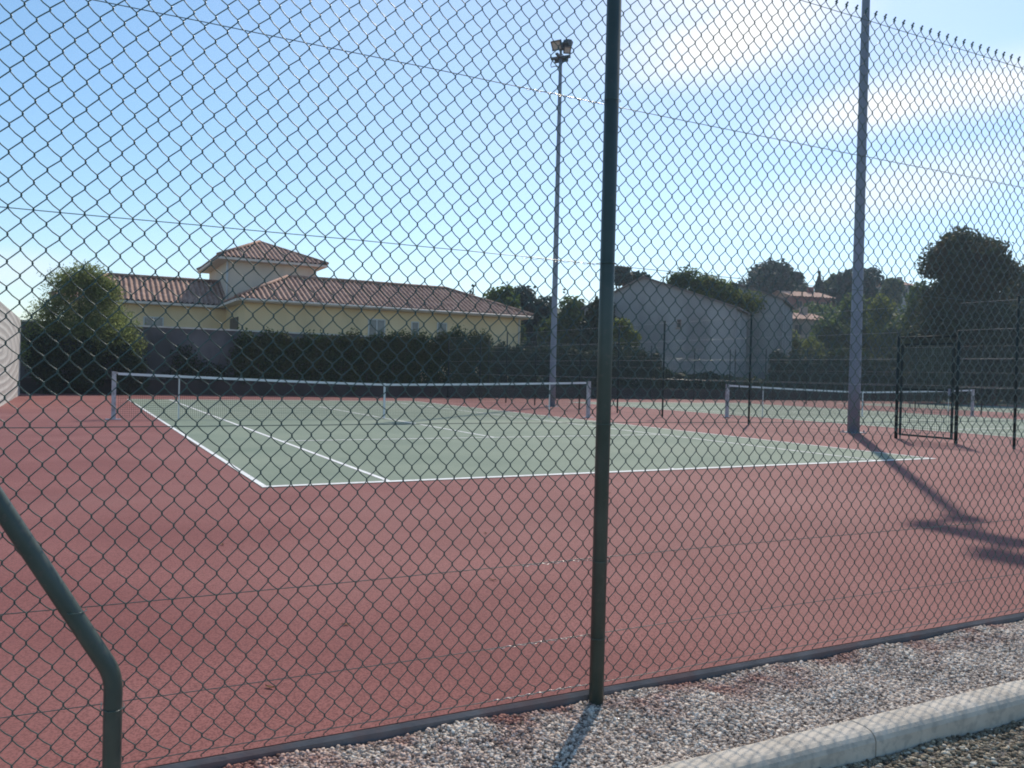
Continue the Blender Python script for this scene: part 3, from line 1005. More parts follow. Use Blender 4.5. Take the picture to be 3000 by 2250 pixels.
# ------------------------------------------------------------------ floodlight poles
def floodlight(x, y, H, yaw, label, r0=0.13, r1=0.062, big=False):
    root = empty("floodlight_pole", (x, y, 0), label, "floodlight", "floodlight poles beside the inner fence", rz=yaw)
    p = MB()
    n = 12
    p.tube([(0, 0, z) for z in np.linspace(0.02, H, n)], [r0 + (r1 - r0) * i / (n - 1) for i in range(n)], 16)
    p.tube([(0, 0, H), (0, 0, H + 0.42)], 0.05, 12)
    po = p.build("pole", M["steel"], root)
    b = MB()
    b.box(-0.22, 0.22, -0.22, 0.22, -0.02, 0.02)
    for sx in (-0.17, 0.17):
        for sy in (-0.17, 0.17):
            b.tube([(sx, sy, 0.02), (sx, sy, 0.07)], 0.016, 6)
    b.build("base_plate", M["steel"], po)
    a = MB()
    a.box(*((-0.2, 0.2) if big else (-0.40, 0.40)), -0.05, 0.05, H - 0.06, H + 0.04)
    a.box(*((-0.15, 0.15) if big else (-0.28, 0.28)), 0.052, 0.12, H - 0.16, H + 0.02)
    a.box(-0.05, 0.05, -0.46, -0.052, H - 0.05, H + 0.02)
    # loop of cable and bracket under the arm
    if not big:
        a.tube([(-0.34, 0, H - 0.06), (-0.42, 0.02, H - 0.22), (-0.40, 0.03, H - 0.32), (-0.22, 0.03, H - 0.30), (-0.10, 0.02, H - 0.36), (-0.06, 0, H - 0.42)], 0.018, 8)
    if big:
        a.tube([(0, 0, H + 0.3), (0, 0, H + 1.75)], 0.05, 8)
        a.box(-0.6, 0.42, -0.04, 0.04, H + 0.72, H + 0.80)
        a.box(-0.22, 1.15, -0.04, 0.04, H + 1.60, H + 1.68)
    a.build("crossarm", M["lamp_body"], root)

    def lamp(cx, cy, cz, face, tilt, w, h, d):
        fx, fy = math.cos(face), math.sin(face)
        fwd = np.array([fx * math.cos(tilt), fy * math.cos(tilt), -math.sin(tilt)])
        side = np.array([-fy, fx, 0.0])
        up = np.cross(fwd, side)
        c = np.array([cx, cy, cz])
        lm = MB()
        # body: a shallow box that narrows to the back
        b0 = len(lm.v)
        for dd, sc_ in ((-d, 0.55), (-0.25 * d, 1.0), (0.5 * d, 1.0)):
            for sw, sh in ((-1, -1), (1, -1), (1, 1), (-1, 1)):
                lm.v.append(tuple(c + fwd * dd + side * sw * w * sc_ + up * sh * h * sc_))
        for lay in range(2):
            for q in range(4):
                q2 = (q + 1) % 4
                lm.f.append((b0 + lay * 4 + q, b0 + lay * 4 + q2, b0 + lay * 4 + 4 + q2, b0 + lay * 4 + 4 + q))
                lm.s.append(False)
        lm.f.append((b0, b0 + 3, b0 + 2, b0 + 1))
        lm.s.append(False)
        lm.f.append((b0 + 8, b0 + 9, b0 + 10, b0 + 11))
        lm.s.append(False)
        # rim and hanger
        for sgn in (-1, 1):
            lm.obox(c + fwd * 0.53 * d + up * sgn * h * 0.97, side, up, fwd, w * 1.04, 0.018, 0.03)
            lm.obox(c + fwd * 0.53 * d + side * sgn * w * 0.97, up, side, fwd, h * 1.04, 0.018, 0.03)
        lm.tube([tuple(c - side * w * 1.1), tuple(c - side * w * 1.1 - np.array([0, 0, h * 1.25])), tuple(c + side * w * 1.1 - np.array([0, 0, h * 1.25])), tuple(c + side * w * 1.1)], 0.014, 6)
        lo = lm.build("lamp", M["lamp_body"], root)
        gl = MB()
        gl.obox(c + fwd * (0.5 * d + 0.006), side, up, fwd, w * 0.93, h * 0.93, 0.005)
        gl.build("lamp_glass", M["lamp_glass"], lo)
    if big:
        lamp(-0.12, 0.0, H + 0.92, R(-95), R(40), 0.50, 0.15, 0.2)
        lamp(0.18, 0.0, H + 1.80, R(-85), R(40), 0.40, 0.17, 0.2)
        lamp(0.95, 0.0, H + 1.80, R(-85), R(40), 0.36, 0.17, 0.2)
    else:
        lamp(-0.10, -0.14, H + 0.46, R(-97), R(36), 0.20, 0.17, 0.15)
        lamp(0.19, 0.14, H + 0.55, R(85), R(30), 0.18, 0.17, 0.15)
        lamp(0.28, -0.06, H + 0.24, R(-60), R(30), 0.13, 0.12, 0.13)
    return root


floodlight(9.52, 7.29, 13.75, R(-52), "tall grey floodlight pole near the far tennis net post with its lamp cluster in view", 0.13, 0.066)
floodlight(9.80, -6.70, 13.6, R(-88), "thicker grey floodlight pole near the gate reaching out of the top of the picture", 0.148, 0.078, True)

# ------------------------------------------------------------------ walls
w = MB()
xw = -8.96
pts = [(5.0, 0.0), (5.0, 2.86), (14.9, 2.86), (15.25, 2.80), (15.45, 2.66), (15.5, 2.45), (15.5, 0.0)]
w.poly([(xw, y, z) for y, z in pts])
w.poly([(xw - 0.2, y, z) for y, z in pts][::-1])
for i in range(len(pts)):
    (ya_, za_), (yb_, zb_) = pts[i], pts[(i + 1) % len(pts)]
    w.poly([(xw - 0.2, ya_, za_), (xw - 0.2, yb_, zb_), (xw, yb_, zb_), (xw, ya_, za_)])
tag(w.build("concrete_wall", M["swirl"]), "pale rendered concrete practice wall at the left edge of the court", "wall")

gw = empty("garden_wall", (-9.4, 18.0, 0), "grey rendered garden wall with pale coping behind the court and below the yellow house", "wall")
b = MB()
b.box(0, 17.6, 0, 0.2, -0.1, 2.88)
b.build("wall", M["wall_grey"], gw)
b = MB()
b.box(-0.02, 17.62, -0.05, 0.25, 2.882, 2.95)
b.build("coping", M["coping"], gw)
b = MB()
b.box(-9.4, 46.3, 17.402, 17.55, -0.1, 0.62)  # strip added where the foot of the hedge lies in shade
tag(b.build("shade_band", M["band_shade"]), "low wall added as the dark band of shade along the foot of the hedge", "wall")


# ------------------------------------------------------------------ foliage
def leaf_cloud(clumps, n, size, seed, flat=0.35, shell=0.5, aspect=0.55):
    """n leaf blades spread through ellipsoid clumps (x,y,z,rx,ry,rz)"""
    rng = np.random.default_rng(seed)
    C = np.array(clumps, float)
    vol = C[:, 3] * C[:, 4] + C[:, 4] * C[:, 5] + C[:, 3] * C[:, 5]
    idx = rng.choice(len(C), n, p=vol / vol.sum())
    d = rng.normal(size=(n, 3))
    d /= np.linalg.norm(d, axis=1, keepdims=True)
    rad = rng.random(n) ** shell
    rad *= 1 + 0.13 * rng.normal(size=n)
    P = C[idx, :3] + d * C[idx, 3:] * rad[:, None]
    nrm = d * 0.7 + rng.normal(size=(n, 3)) * 0.7 + np.array([0, 0, flat])
    nrm /= np.linalg.norm(nrm, axis=1, keepdims=True)
    t = np.cross(nrm, rng.normal(size=(n, 3)))
    t /= np.linalg.norm(t, axis=1, keepdims=True)
    b_ = np.cross(nrm, t)
    sz = size * rng.uniform(0.55, 1.35, n)[:, None]
    a1, a2 = t * sz, b_ * sz * aspect
    V = np.stack([P - a1, P - 0.2 * a1 + a2, P + a1, P - 0.2 * a1 - a2], 1).reshape(-1, 3)
    F = np.arange(4 * n).reshape(n, 4)
    return V, F


def clump_set(cx, cy, cz, rx, ry, rz, n, seed, rr=(0.28, 0.5), low=-0.6):
    rng = random.Random(seed)
    out = [(cx, cy, cz, rx * 0.62, ry * 0.62, rz * 0.62)]
    while len(out) < n:
        a, h = rng.uniform(0, 2 * math.pi), rng.uniform(low, 1)
        s_ = math.sqrt(max(0, 1 - h * h)) * rng.uniform(0.55, 0.95)
        k_ = rng.uniform(*rr)
        out.append((cx + rx * s_ * math.cos(a) * 0.82, cy + ry * s_ * math.sin(a) * 0.82, cz + rz * h * 0.78, rx * k_, ry * k_, rz * k_ * 0.85))
    return out


def tree(name, label, base, H, crown, leaf_mat, n_leaves, leaf, seed, group=None, cat="tree", trunk_r=None, clumps=11, shell=0.5, extra=None, rr=(0.28, 0.5), low=-0.6, flat=0.35, aspect=0.55, cone=False):
    """crown = (dz_center, rx, ry, rz) above the base"""
    bx_, by_, bz_ = base
    root = empty(name, (bx_, by_, bz_), label, cat, group)
    cz, rx, ry, rz = crown
    cs = clump_set(0, 0, cz, rx, ry, rz, clumps, seed, rr, low)
    if cone:                                           # conifer: whorls that narrow to the tip
        rg_ = random.Random(seed)
        cs = []
        for j in range(9):
            t_ = j / 8
            for q in range(3 if j < 7 else 1):
                a_ = rg_.uniform(0, 6.28)
                o_ = rx * (1 - t_) * 0.35
                cs.append((o_ * math.cos(a_), o_ * math.sin(a_), cz - rz + 2 * rz * t_ * 0.97, rx * (1.05 - t_) * rg_.uniform(0.6, 0.8), rx * (1.05 - t_) * 0.7, rz * 0.14))
    if extra:
        cs += extra
    V, F = leaf_cloud(cs, n_leaves, leaf, seed, flat, shell, aspect)
    np_mesh("crown", V, F, leaf_mat, root)
    tr_ = trunk_r or H * 0.028
    tm = MB()
    rng = random.Random(seed)
    lean = rng.uniform(-0.03, 0.03) * H
    top = cz + rz * 0.25
    tm.tube([(0, 0, -0.3), (lean * 0.3, 0, top * 0.4), (lean, 0, top)], [tr_, tr_ * 0.75, tr_ * 0.3], 9)
    for i, c in enumerate(cs[1:8]):
        z0_ = top * rng.uniform(0.45, 0.8)
        mid = ((c[0]) * 0.5, c[1] * 0.5, (z0_ + c[2]) * 0.5 + 0.05 * H)
        tm.tube([(lean * z0_ / top, 0, z0_), mid, (c[0], c[1], c[2])], [tr_ * 0.45, tr_ * 0.28, tr_ * 0.1], 6)
    tm.build("trunk", M["bark"], root)
    return root


def hedge(name, label, x0_, x1_, yc, depth, H, n, leaf, mat, seed, group=None, cat="hedge", zb=0.0, dip=0.15, root_rz=0.0):
    root = empty(name, ((x0_ + x1_) / 2, yc, zb), label, cat, group, rz=root_rz)
    L = x1_ - x0_
    rng = random.Random(seed)
    cl = []
    nx_ = max(2, int(L / 0.55))
    for i in range(nx_):
        x = -L / 2 + L * (i + 0.5) / nx_
        hh = H * (1 - dip * rng.random())
        for zf in (0.22, 0.55, 0.80):
            cl.append((x + rng.uniform(-.2, .2), rng.uniform(-0.15, 0.15) * depth, hh * zf, 0.55 * rng.uniform(.8, 1.2), depth * 0.5 * rng.uniform(.8, 1.1), hh * 0.24))
    V, F = leaf_cloud(cl, n, leaf, seed, 0.3, 0.45)
    np_mesh("foliage", V, F, mat, root)
    st = MB()
    for i in range(nx_):
        x = -L / 2 + L * (i + 0.5) / nx_
        st.tube([(x, 0, -0.2), (x + rng.uniform(-.1, .1), rng.uniform(-.1, .1), H * 0.45), (x + rng.uniform(-.25, .25), rng.uniform(-.2, .2), H * 0.78)], [0.035, 0.025, 0.01], 5)
    st.build("stems", M["bark"], root)
    return root


# climbing hedge in front of the garden wall: separate bushes with bumpy tops
for i, (xa_, xb_, hh, lab) in enumerate((
        (-0.7, 2.3, 2.95, "leftmost dark hedge bush, half covering the grey garden wall"),
        (2.3, 5.0, 3.15, "dark hedge bush below the blank yellow house wall"),
        (5.0, 7.6, 3.3, "dark hedge bush below the double window of the yellow house"),
        (7.6, 9.9, 3.45, "dark hedge bush below the narrow window of the yellow house"),
        (9.9, 12.0, 3.75, "tallest bush of the dark hedge, near the right end of the yellow house"))):
    hedge("hedge_bush", lab, xa_, xb_, 17.75 - 0.03 * (i % 2), 0.65, hh, 14000, 0.07, M["leaf_hedge"], 60 + i, "dark hedge bushes along the far end", dip=0.14)
for i, (xa_, xb_, hh, lab) in enumerate((
        (12.1, 15.2, 2.95, "dark hedge behind the wires of the far fence, left of the floodlight pole"),
        (15.2, 18.6, 2.9, "dark hedge behind the wires of the far fence, right of the floodlight pole"),
        (18.6, 23.6, 2.85, "dark hedge hidden partly by the foreground fence post"),)):
    hedge("hedge_bush", lab, xa_, xb_, 18.3, 0.9, hh, 11000, 0.095, M["leaf_dark"], 70 + i, "dark hedge bushes along the far end", dip=0.12)
for i, (xa_, xb_, hh, lab) in enumerate((
        (23.6, 28.5, 1.7, "low dark hedge in front of the grey gabled building, its left half"),
        (28.5, 34.2, 1.5, "low dark hedge in front of the grey gabled building, its right half"),
        (34.2, 39.5, 3.3, "dark hedge right of the grey gabled building"),
        (39.5, 46.0, 3.9, "dark hedge behind the second court, left of the thick floodlight pole"),
        (46.0, 53.5, 4.2, "dark hedge behind the gate of the inner fence"),
        (53.5, 62.0, 4.4, "dark hedge at the right edge behind the courts"))):
    hedge("hedge_bush", lab, xa_, xb_, 19.6, 1.4, hh, 12000, 0.17, M["leaf_hedge" if i % 2 else "leaf_dark"], 80 + i, "dark hedge bushes along the far end", dip=0.25)

# feathery tree at the left behind the garden wall and shrubs below it
p0 = at_y(160, 700, 20.0)
tree("feathery_tree", "feathery yellow green tree at the left, before the garden wall beside the tiled roof", (-6.85, 17.78, 0), 5.75,
     (3.35, 2.0, 1.25, 1.95), M["leaf_olive"], 30000, 0.085, 31, aspect=0.26, flat=-0.3, clumps=18, shell=0.55, rr=(0.28, 0.46), low=-0.9, trunk_r=0.12,
     extra=[(1.3, -0.3, 2.5, 1.05, 0.8, 0.9), (1.75, -0.4, 1.9, 0.75, 0.7, 0.7), (-1.3, 0, 2.6, 1.0, 0.9, 0.9), (-1.6, -0.2, 1.7, 0.8, 0.8, 0.8),
            (0.2, 0, 4.7, 0.85, 0.8, 0.7), (0.75, -0.1, 4.2, 0.8, 0.7, 0.7), (-0.5, -0.2, 4.5, 0.7, 0.7, 0.6), (0.5, -0.4, 2.2, 1.2, 0.8, 0.9)])
for i, (x, y, hh, rx, lab) in enumerate((
        (-8.25, 16.9, 2.5, 0.85, "dark shrub beside the end of the pale practice wall"),
        (-6.75, 16.95, 2.2, 0.95, "dark shrub below the feathery tree"),
        (-5.25, 17.0, 2.0, 0.95, "dark shrub in front of the grey garden wall, right of the feathery tree"))):
    tree("shrub", lab, (x, y, 0), hh, (hh * 0.5, rx, 0.55, hh * 0.52), M["leaf_dark"], 9000, 0.075, 40 + i, "dark shrubs at the foot of the feathery tree", cat="shrub", clumps=12, low=-0.98)
hedge("climbing_plant", "thin climbing plant on the middle of the grey garden wall, left of the dark hedge", -3.6, -0.8, 17.85, 0.4, 2.3, 2300, 0.07, M["leaf_dark"], 58, cat="climber", dip=0.5)

# trees between the yellow house and the grey building
for i, (px_, top_, wpx, dep, mt_, lab) in enumerate((
        (1078, 622, 100, 60, "leaf_mid", "bushy green tree behind the right end of the yellow house"),
        (1140, 628, 110, 64, "leaf_blue", "rounded tree just left of the floodlight pole"),
        (1222, 652, 110, 62, "leaf_mid", "bushy tree just right of the floodlight pole"),
        (1285, 655, 90, 58, "leaf_dark", "dark tree left of the foreground fence post"))):
    c = at(px_, 740, dep)
    tp = at(px_, top_, dep)
    hh = tp[2]
    rx = wpx / 1774 * dep * 0.62
    tree("bushy_tree", lab, (c[0], c[1], 0), hh, (hh * 0.60, rx, rx, hh * 0.41), M[mt_], 9000, 0.21, 90 + i, "trees between the houses", clumps=14, low=-0.9, shell=0.45)
c = at(1217, 700, 70)
hh = at(1215, 628, 70)[2]
tree("cypress", "slim pointed cypress between the bushy trees right of the floodlight pole", (c[0], c[1], 0), hh, (hh * 0.55, 0.5, 0.5, hh * 0.46), M["leaf_dark"], 1500, 0.16, 97, cat="tree", clumps=8, cone=True)
c = at(1020, 700, 75)
hh = at(1015, 612, 75)[2]
tree("conifer", "thin spiky tree top just above the roof of the yellow house", (c[0], c[1], 0), hh, (hh * 0.66, 2.0, 2.0, hh * 0.33), M["leaf_blue"], 2600, 0.24, 98, cat="tree", clumps=9, shell=0.6, cone=True)
# spiky dark tree by the post
c = at(1350, 640, 75)
hh = at(1350, 572, 75)[2]
tree("spiky_tree", "dark spreading tree beside the foreground post above the gabled roof", (c[0], c[1], 0), hh, (hh - 1.3, 2.0, 2.0, 1.0), M["leaf_blue"], 1900, 0.30, 99, cat="tree", clumps=10, shell=0.8, low=-0.3)


# ------------------------------------------------------------------ yellow house
def roof_slope(mb, p0, p1, up_dir, vmax, spacing=0.27, amp=0.045, per=6, thick=True):
    """corrugated tile slope: eave from p0 to p1, up_dir unit vector up the slope, vmax(t) run length for t in 0..1"""
    p0, p1, up_dir = (np.array(q, float) for q in (p0, p1, up_dir))
    L = np.linalg.norm(p1 - p0)
    e = (p1 - p0) / L
    nrm = np.cross(e, up_dir)
    nrm /= np.linalg.norm(nrm)
    if nrm[2] < 0:
        nrm = -nrm
    n = max(2, int(L / spacing)) * per
    b = len(mb.v)
    nv = 5
    for i in range(n + 1):
        t = i / n
        ph = 2 * math.pi * (i / per)
        h = amp * math.sin(ph)
        vm = max(vmax(t), 0.001)
        for j in range(nv):
            q = p0 + e * L * t + up_dir * vm * j / (nv - 1) + nrm * h
            mb.v.append(tuple(q))
    for i in range(n):
        for j in range(nv - 1):
            a = b + i * nv + j
            mb.f.append((a, a + nv, a + nv + 1, a + 1))
            mb.s.append(True)


def hip_roof(parent, x0, x1, y0, y1, z0, ridge, mat=None, hip_tubes=True, spacing=0.29, amp=0.06):
    """ridge = ((xa,ya,z),(xb,yb,z)); roof > ridge_tiles"""
    mat = mat or M["tile"]
    ra, rb = np.array(ridge[0], float), np.array(ridge[1], float)
    mb = MB()
    c = {k: np.array(v, float) for k, v in {"sw": (x0, y0, z0), "se": (x1, y0, z0), "ne": (x1, y1, z0), "nw": (x0, y1, z0)}.items()}

    def slope(p0, p1, ta, tb):
        # eave p0->p1, top edge ta->tb (tb==ta for a hip triangle)
        L = np.linalg.norm(p1 - p0)
        e = (p1 - p0) / L
        ua, ub = (ta - p0) @ e, (tb - p0) @ e
        va = ta - p0 - e * ua
        run = np.linalg.norm(va)
        up = va / run

        def vm(t):
            u = t * L
            if u < ua:
                return run * u / max(ua, 1e-6)
            if u > ub:
                return run * (L - u) / max(L - ub, 1e-6)
            return run
        roof_slope(mb, p0, p1, up, vm, spacing, amp)
    slope(c["sw"], c["se"], ra, rb)
    slope(c["ne"], c["nw"], rb, ra)
    slope(c["nw"], c["sw"], ra, ra)
    slope(c["se"], c["ne"], rb, rb)
    ro = mb.build("roof", mat, parent)
    rt = MB()
    lift = np.array([0, 0, 0.05])
    rt.tube([c["sw"] + lift, ra + lift], 0.09, 8)
    rt.tube([c["nw"] + lift, ra + lift], 0.09, 8)
    rt.tube([c["se"] + lift, rb + lift], 0.09, 8)
    rt.tube([c["ne"] + lift, rb + lift], 0.09, 8)
    if np.linalg.norm(ra - rb) > 0.05:
        rt.tube([ra + lift, rb + lift], 0.10, 8)
    rt.build("ridge_tiles", mat, ro)
    so = MB()
    so.box(x0 + 0.02, x1 - 0.02, y0 + 0.02, y1 - 0.02, z0 - 0.20, z0 - 0.06)
    so.build("eave_board", M["soffit"], ro)
    return ro


house = empty("house", (0, 0, 0), "yellow rendered house with low terracotta hip roofs and a square tower behind the garden wall", "house")
b = MB()
b.box(1.0, 18.1, 25.7, 32.3, -0.1, 4.8)
b.build("wall", M["cream"], house)
hip_roof(house, 0.4, 18.7, 25.1, 32.9, 5.0, ((4.0, 29.0, 6.70), (14.3, 29.0, 6.72)))
b = MB()
b.box(-7.6, 0.998, 32.0, 37.4, -0.1, 4.8)
b.build("wing_wall", M["cream"], house)
wr = hip_roof(house, -8.4, 0.99, 31.4, 38.0, 5.0, ((-5.4, 34.7, 6.62), (0.98, 34.7, 6.65)))
b = MB()
b.box(1.02, 6.4, 31.6, 39.4, 4.9, 7.72)
b.build("tower_wall", M["pale_render"], house)
hip_roof(house, 0.30, 6.98, 31.0, 40.0, 7.92, ((3.55, 35.3, 9.55), (3.75, 35.7, 9.55)))
b = MB()
b.tube([(0.96, 31.52, 4.9), (0.96, 31.52, 7.7)], 0.06, 8)
b.build("downpipe", M["frame"], house)
b = MB()
b.tube([(0.5, 25.02, 4.9), (18.6, 25.02, 4.9)], 0.07, 8)
b.build("gutter", M["soffit"], house)
b = MB()
b.tube([(17.95, 25.62, 0), (17.95, 25.62, 4.75), (18.2, 25.2, 4.85)], 0.05, 8)
b.build("downpipe", M["frame"], house)


def window(parent, x0, x1, z0, z1, y, panes=2, frame=0.06, sgn=-1, dark=False, fmat="frame"):
    f = MB()
    f.box(x0, x1, y - 0.05, y - 0.002, z0, z0 + frame)
    f.box(x0, x1, y - 0.05, y - 0.002, z1 - frame, z1)
    n = panes
    for i in range(n + 1):
        x = x0 + (x1 - x0 - frame) * i / n
        f.box(x, x + frame, y - 0.05, y - 0.002, z0 + frame, z1 - frame)
    f.box(x0 - 0.08, x1 + 0.08, y - 0.12, y - 0.003, z0 - 0.08, z0 - 0.002)
    fo = f.build("window", M[fmat], parent)
    q = MB()
    q.box(x0 + frame * 0.5, x1 - frame * 0.5, y - 0.028, y - 0.004, z0 + frame * 0.5, z1 - frame * 0.5)
    q.build("pane", M["dark_pane" if dark else "pane"], fo)
    return fo


window(house, 7.95, 9.0, 3.0, 4.28, 25.7, 2, 0.07)
window(house, 10.62, 11.12, 3.0, 4.25, 25.7, 1, 0.06)
window(house, 12.3, 12.95, 3.1, 4.28, 25.7, 1, 0.06)
window(house, -3.6, -2.5, 2.9, 4.1, 32.0, 2, 0.06)
# flat dark panel painted as the shade inside the porch, west face
b = MB()
b.box(0.955, 0.995, 27.6, 30.2, 2.0, 4.1)
b.build("porch_shade_panel", M["dark_pane"], house)


# ------------------------------------------------------------------ grey gabled buildings
def gabled(name, label, xl, xr, y, depth, z_eave_l, z_eave_r, xa_, za_, mat, roof_mat, over=0.3, group=None):
    root = empty(name, (xl, y, 0), label, "building", group)
    wl_, xr_, xa2 = 0.0, xr - xl, xa_ - xl
    b = MB()
    front = [(0, 0, -0.1), (xr_, 0, -0.1), (xr_, 0, z_eave_r), (xa2, 0, za_), (0, 0, z_eave_l)]
    back = [(x, depth, z) for x, _, z in front]
    b.poly(front)
    b.poly(back[::-1])
    n = len(front)
    for i in range(n):
        p, q = front[i], front[(i + 1) % n]
        p2, q2 = back[i], back[(i + 1) % n]
        b.poly([p, p2, q2, q])
    b.build("wall", mat, root)
    r_ = MB()
    t = 0.12
    for xs_, zs_ in ((0 - over, z_eave_l), (xr_ + over, z_eave_r)):
        sl = (za_ - zs_) / abs(xa2 - (0 if xs_ < xa2 else xr_))
        zo = zs_ - sl * over
        A = [(xs_, -0.18, zo + 0.004), (xa2, -0.18, za_ + 0.004), (xa2, depth + 0.18, za_ + 0.004), (xs_, depth + 0.18, zo + 0.004)]
        B = [(x, yy, z + t) for x, yy, z in A]
        r_.poly(A)
        r_.poly(B)
        for i in range(4):
            r_.poly([A[i], A[(i + 1) % 4], B[(i + 1) % 4], B[i]])
    r_.build("roof", roof_mat, root)
    return root


B_AZ = R(52.0)                                         # the gables face the courts, turned towards the corner
B_N = np.array([math.sin(B_AZ), math.cos(B_AZ), 0.0])
B_E = np.array([math.cos(B_AZ), -math.sin(B_AZ), 0.0])
B_O = at(1690, 760, 54.0)


def on_front(px, py, back=0.0):
    """facade coordinates (along, height) of a point of the photograph"""
    d = ray(px, py)
    q = CAM + d * (((B_O - CAM) @ B_N + back) / (d @ B_N))
    return (q - B_O) @ B_E, q[2]


def gabled_at(label, pl, pr_, papex, pel, per_, back, depth, over=0.22):
    x0_, zl = on_front(*pel, back)
    xr_, zr = on_front(*per_, back)
    xa_, za_ = on_front(*papex, back)
    xl_ = on_front(pl, 700, back)[0]
    xe_ = on_front(pr_, 700, back)[0]
    zl += (za_ - zl) * (xl_ - x0_) / (xa_ - x0_)
    zr += (za_ - zr) * (xe_ - xr_) / (xa_ - xr_)
    root = gabled("gabled_building", label, 0.0, xe_ - xl_, 0.0, depth, zl, zr, xa_ - xl_, za_, M["grey_render"], M["tile_grey"], over)
    o = B_O + B_E * xl_ + B_N * back
    root.location = (o[0], o[1], 0)
    root.rotation_euler = (0, 0, -B_AZ)
    return root, xl_


bl, bl_x = gabled_at("large grey rendered building with a plain gable facing the courts", 1262, 1590, (1390, 600), (1325, 634), (1528, 645), 0.0, 5.0)
b2, b2_x = gabled_at("second grey building with a lower gable, behind the right end of the large one", 1470, 1690, (1583, 613), (1535, 632), (1668, 640), 7.4, 8.0)
for root_, rx_, back_, wins_ in ((b2, b2_x, 7.4, ((1583, 1597, 650, 669, False), (1580, 1596, 742, 772, True))), (bl, bl_x, 0.0, ((1462, 1472, 690, 708, True),))):
    for px0, px1, py0, py1, dk in wins_:
        (u0, z0_), (u1, z1_) = on_front(px0, py1, back_), on_front(px1, py0, back_)
        window(root_, u0 - rx_, u1 - rx_, z0_, z1_, 0.0, 1, 0.05, dark=dk, fmat="shade_render")
# small lantern post in front of it
lp = at(1536, 845, 62)
ll = empty("lamp_post", (lp[0], lp[1], 0), "thin dark lamp post with a pale head in front of the grey gabled building", "lamp post")
b = MB()
zt = at(1536, 762, 62)[2]
b.tube([(0, 0, 0), (0, 0, zt)], [0.06, 0.04], 8)
b.build("pole", M["post"], ll)
b = MB()
b.tube([(0, 0, zt), (-0.35, 0.1, zt + 0.05), (-0.7, 0.2, zt + 0.02)], 0.03, 6)
b.box(-0.95, -0.5, 0.08, 0.30, zt - 0.02, zt + 0.05)
b.build("lamp_head", M["frame"], ll)

# bushes above and between the grey buildings
def behind_front(px, py, back):
    d = ray(px, py)
    return CAM + d * (((B_O - CAM) @ B_N + back) / (d @ B_N))


for px_, pt, wx, mt_, lab, sd in ((1492, 580, 2.6, "leaf_mid", "light green tree rising behind the gabled roof", 118), (1543, 596, 2.3, "leaf_yellow", "yellow green tree in the dip between the two grey gables", 119)):
    c = behind_front(px_, 660, 6.3)
    zt_ = behind_front(px_, pt, 6.3)[2]
    tree("leafy_tree", lab, (c[0], c[1], 0), zt_, (zt_ - 1.7, wx, 1.1, 1.75), M[mt_], 7000, 0.13, sd, clumps=18, shell=0.6, low=-0.8,
         extra=[(B_E[0] * o_, B_E[1] * o_, zt_ - 1.5 - abs(o_) * 0.18, 1.1, 0.9, 0.9) for o_ in (-3.0, -2.0, -1.0, 1.0, 2.0, 2.8)])
for i, (px_, pt, pb, wpx, dep, mt_, lab) in enumerate((
        (1345, 700, 800, 50, 53, "leaf_yellow", "yellow green bush at the left foot of the grey building"),
        (1350, 745, 830, 60, 50, "leaf_dark", "dark bush just right of the foreground post"))):
    c = at(px_, pb, dep)
    tpz = at(px_, pt, dep)[2]
    rx = wpx / 1774 * dep
    zc0 = max(c[2], 1.0)
    tree("bush", lab, (c[0], c[1], 0), tpz, ((tpz + zc0) / 2, rx, rx * 0.8, (tpz - zc0) / 2 + 0.3), M[mt_], 5000, 0.14, 120 + i, cat="bush", clumps=12, shell=0.55, low=-0.9)


# ------------------------------------------------------------------ hill with houses and trees
def hill_z(X, Y):
    # rises away from the courts to the right of the picture
    d = (X - 40) * 0.75 + (Y - 34) * 0.62
    t = np.clip(d / 105.0, 0, 1)
    s_ = t * t * (3 - 2 * t)
    side = np.clip((X - Y * 0.35 - 18) / 22, 0, 1)
    side = side * side * (3 - 2 * side)
    return -0.2 + 16.5 * s_ * side + 0.5 * np.sin(X * 0.07) * np.cos(Y * 0.05) * t


tag(grid_sheet("hill", 30, 420, -40, 330, 90, 90, hill_z, M["hill"]), kind="structure")


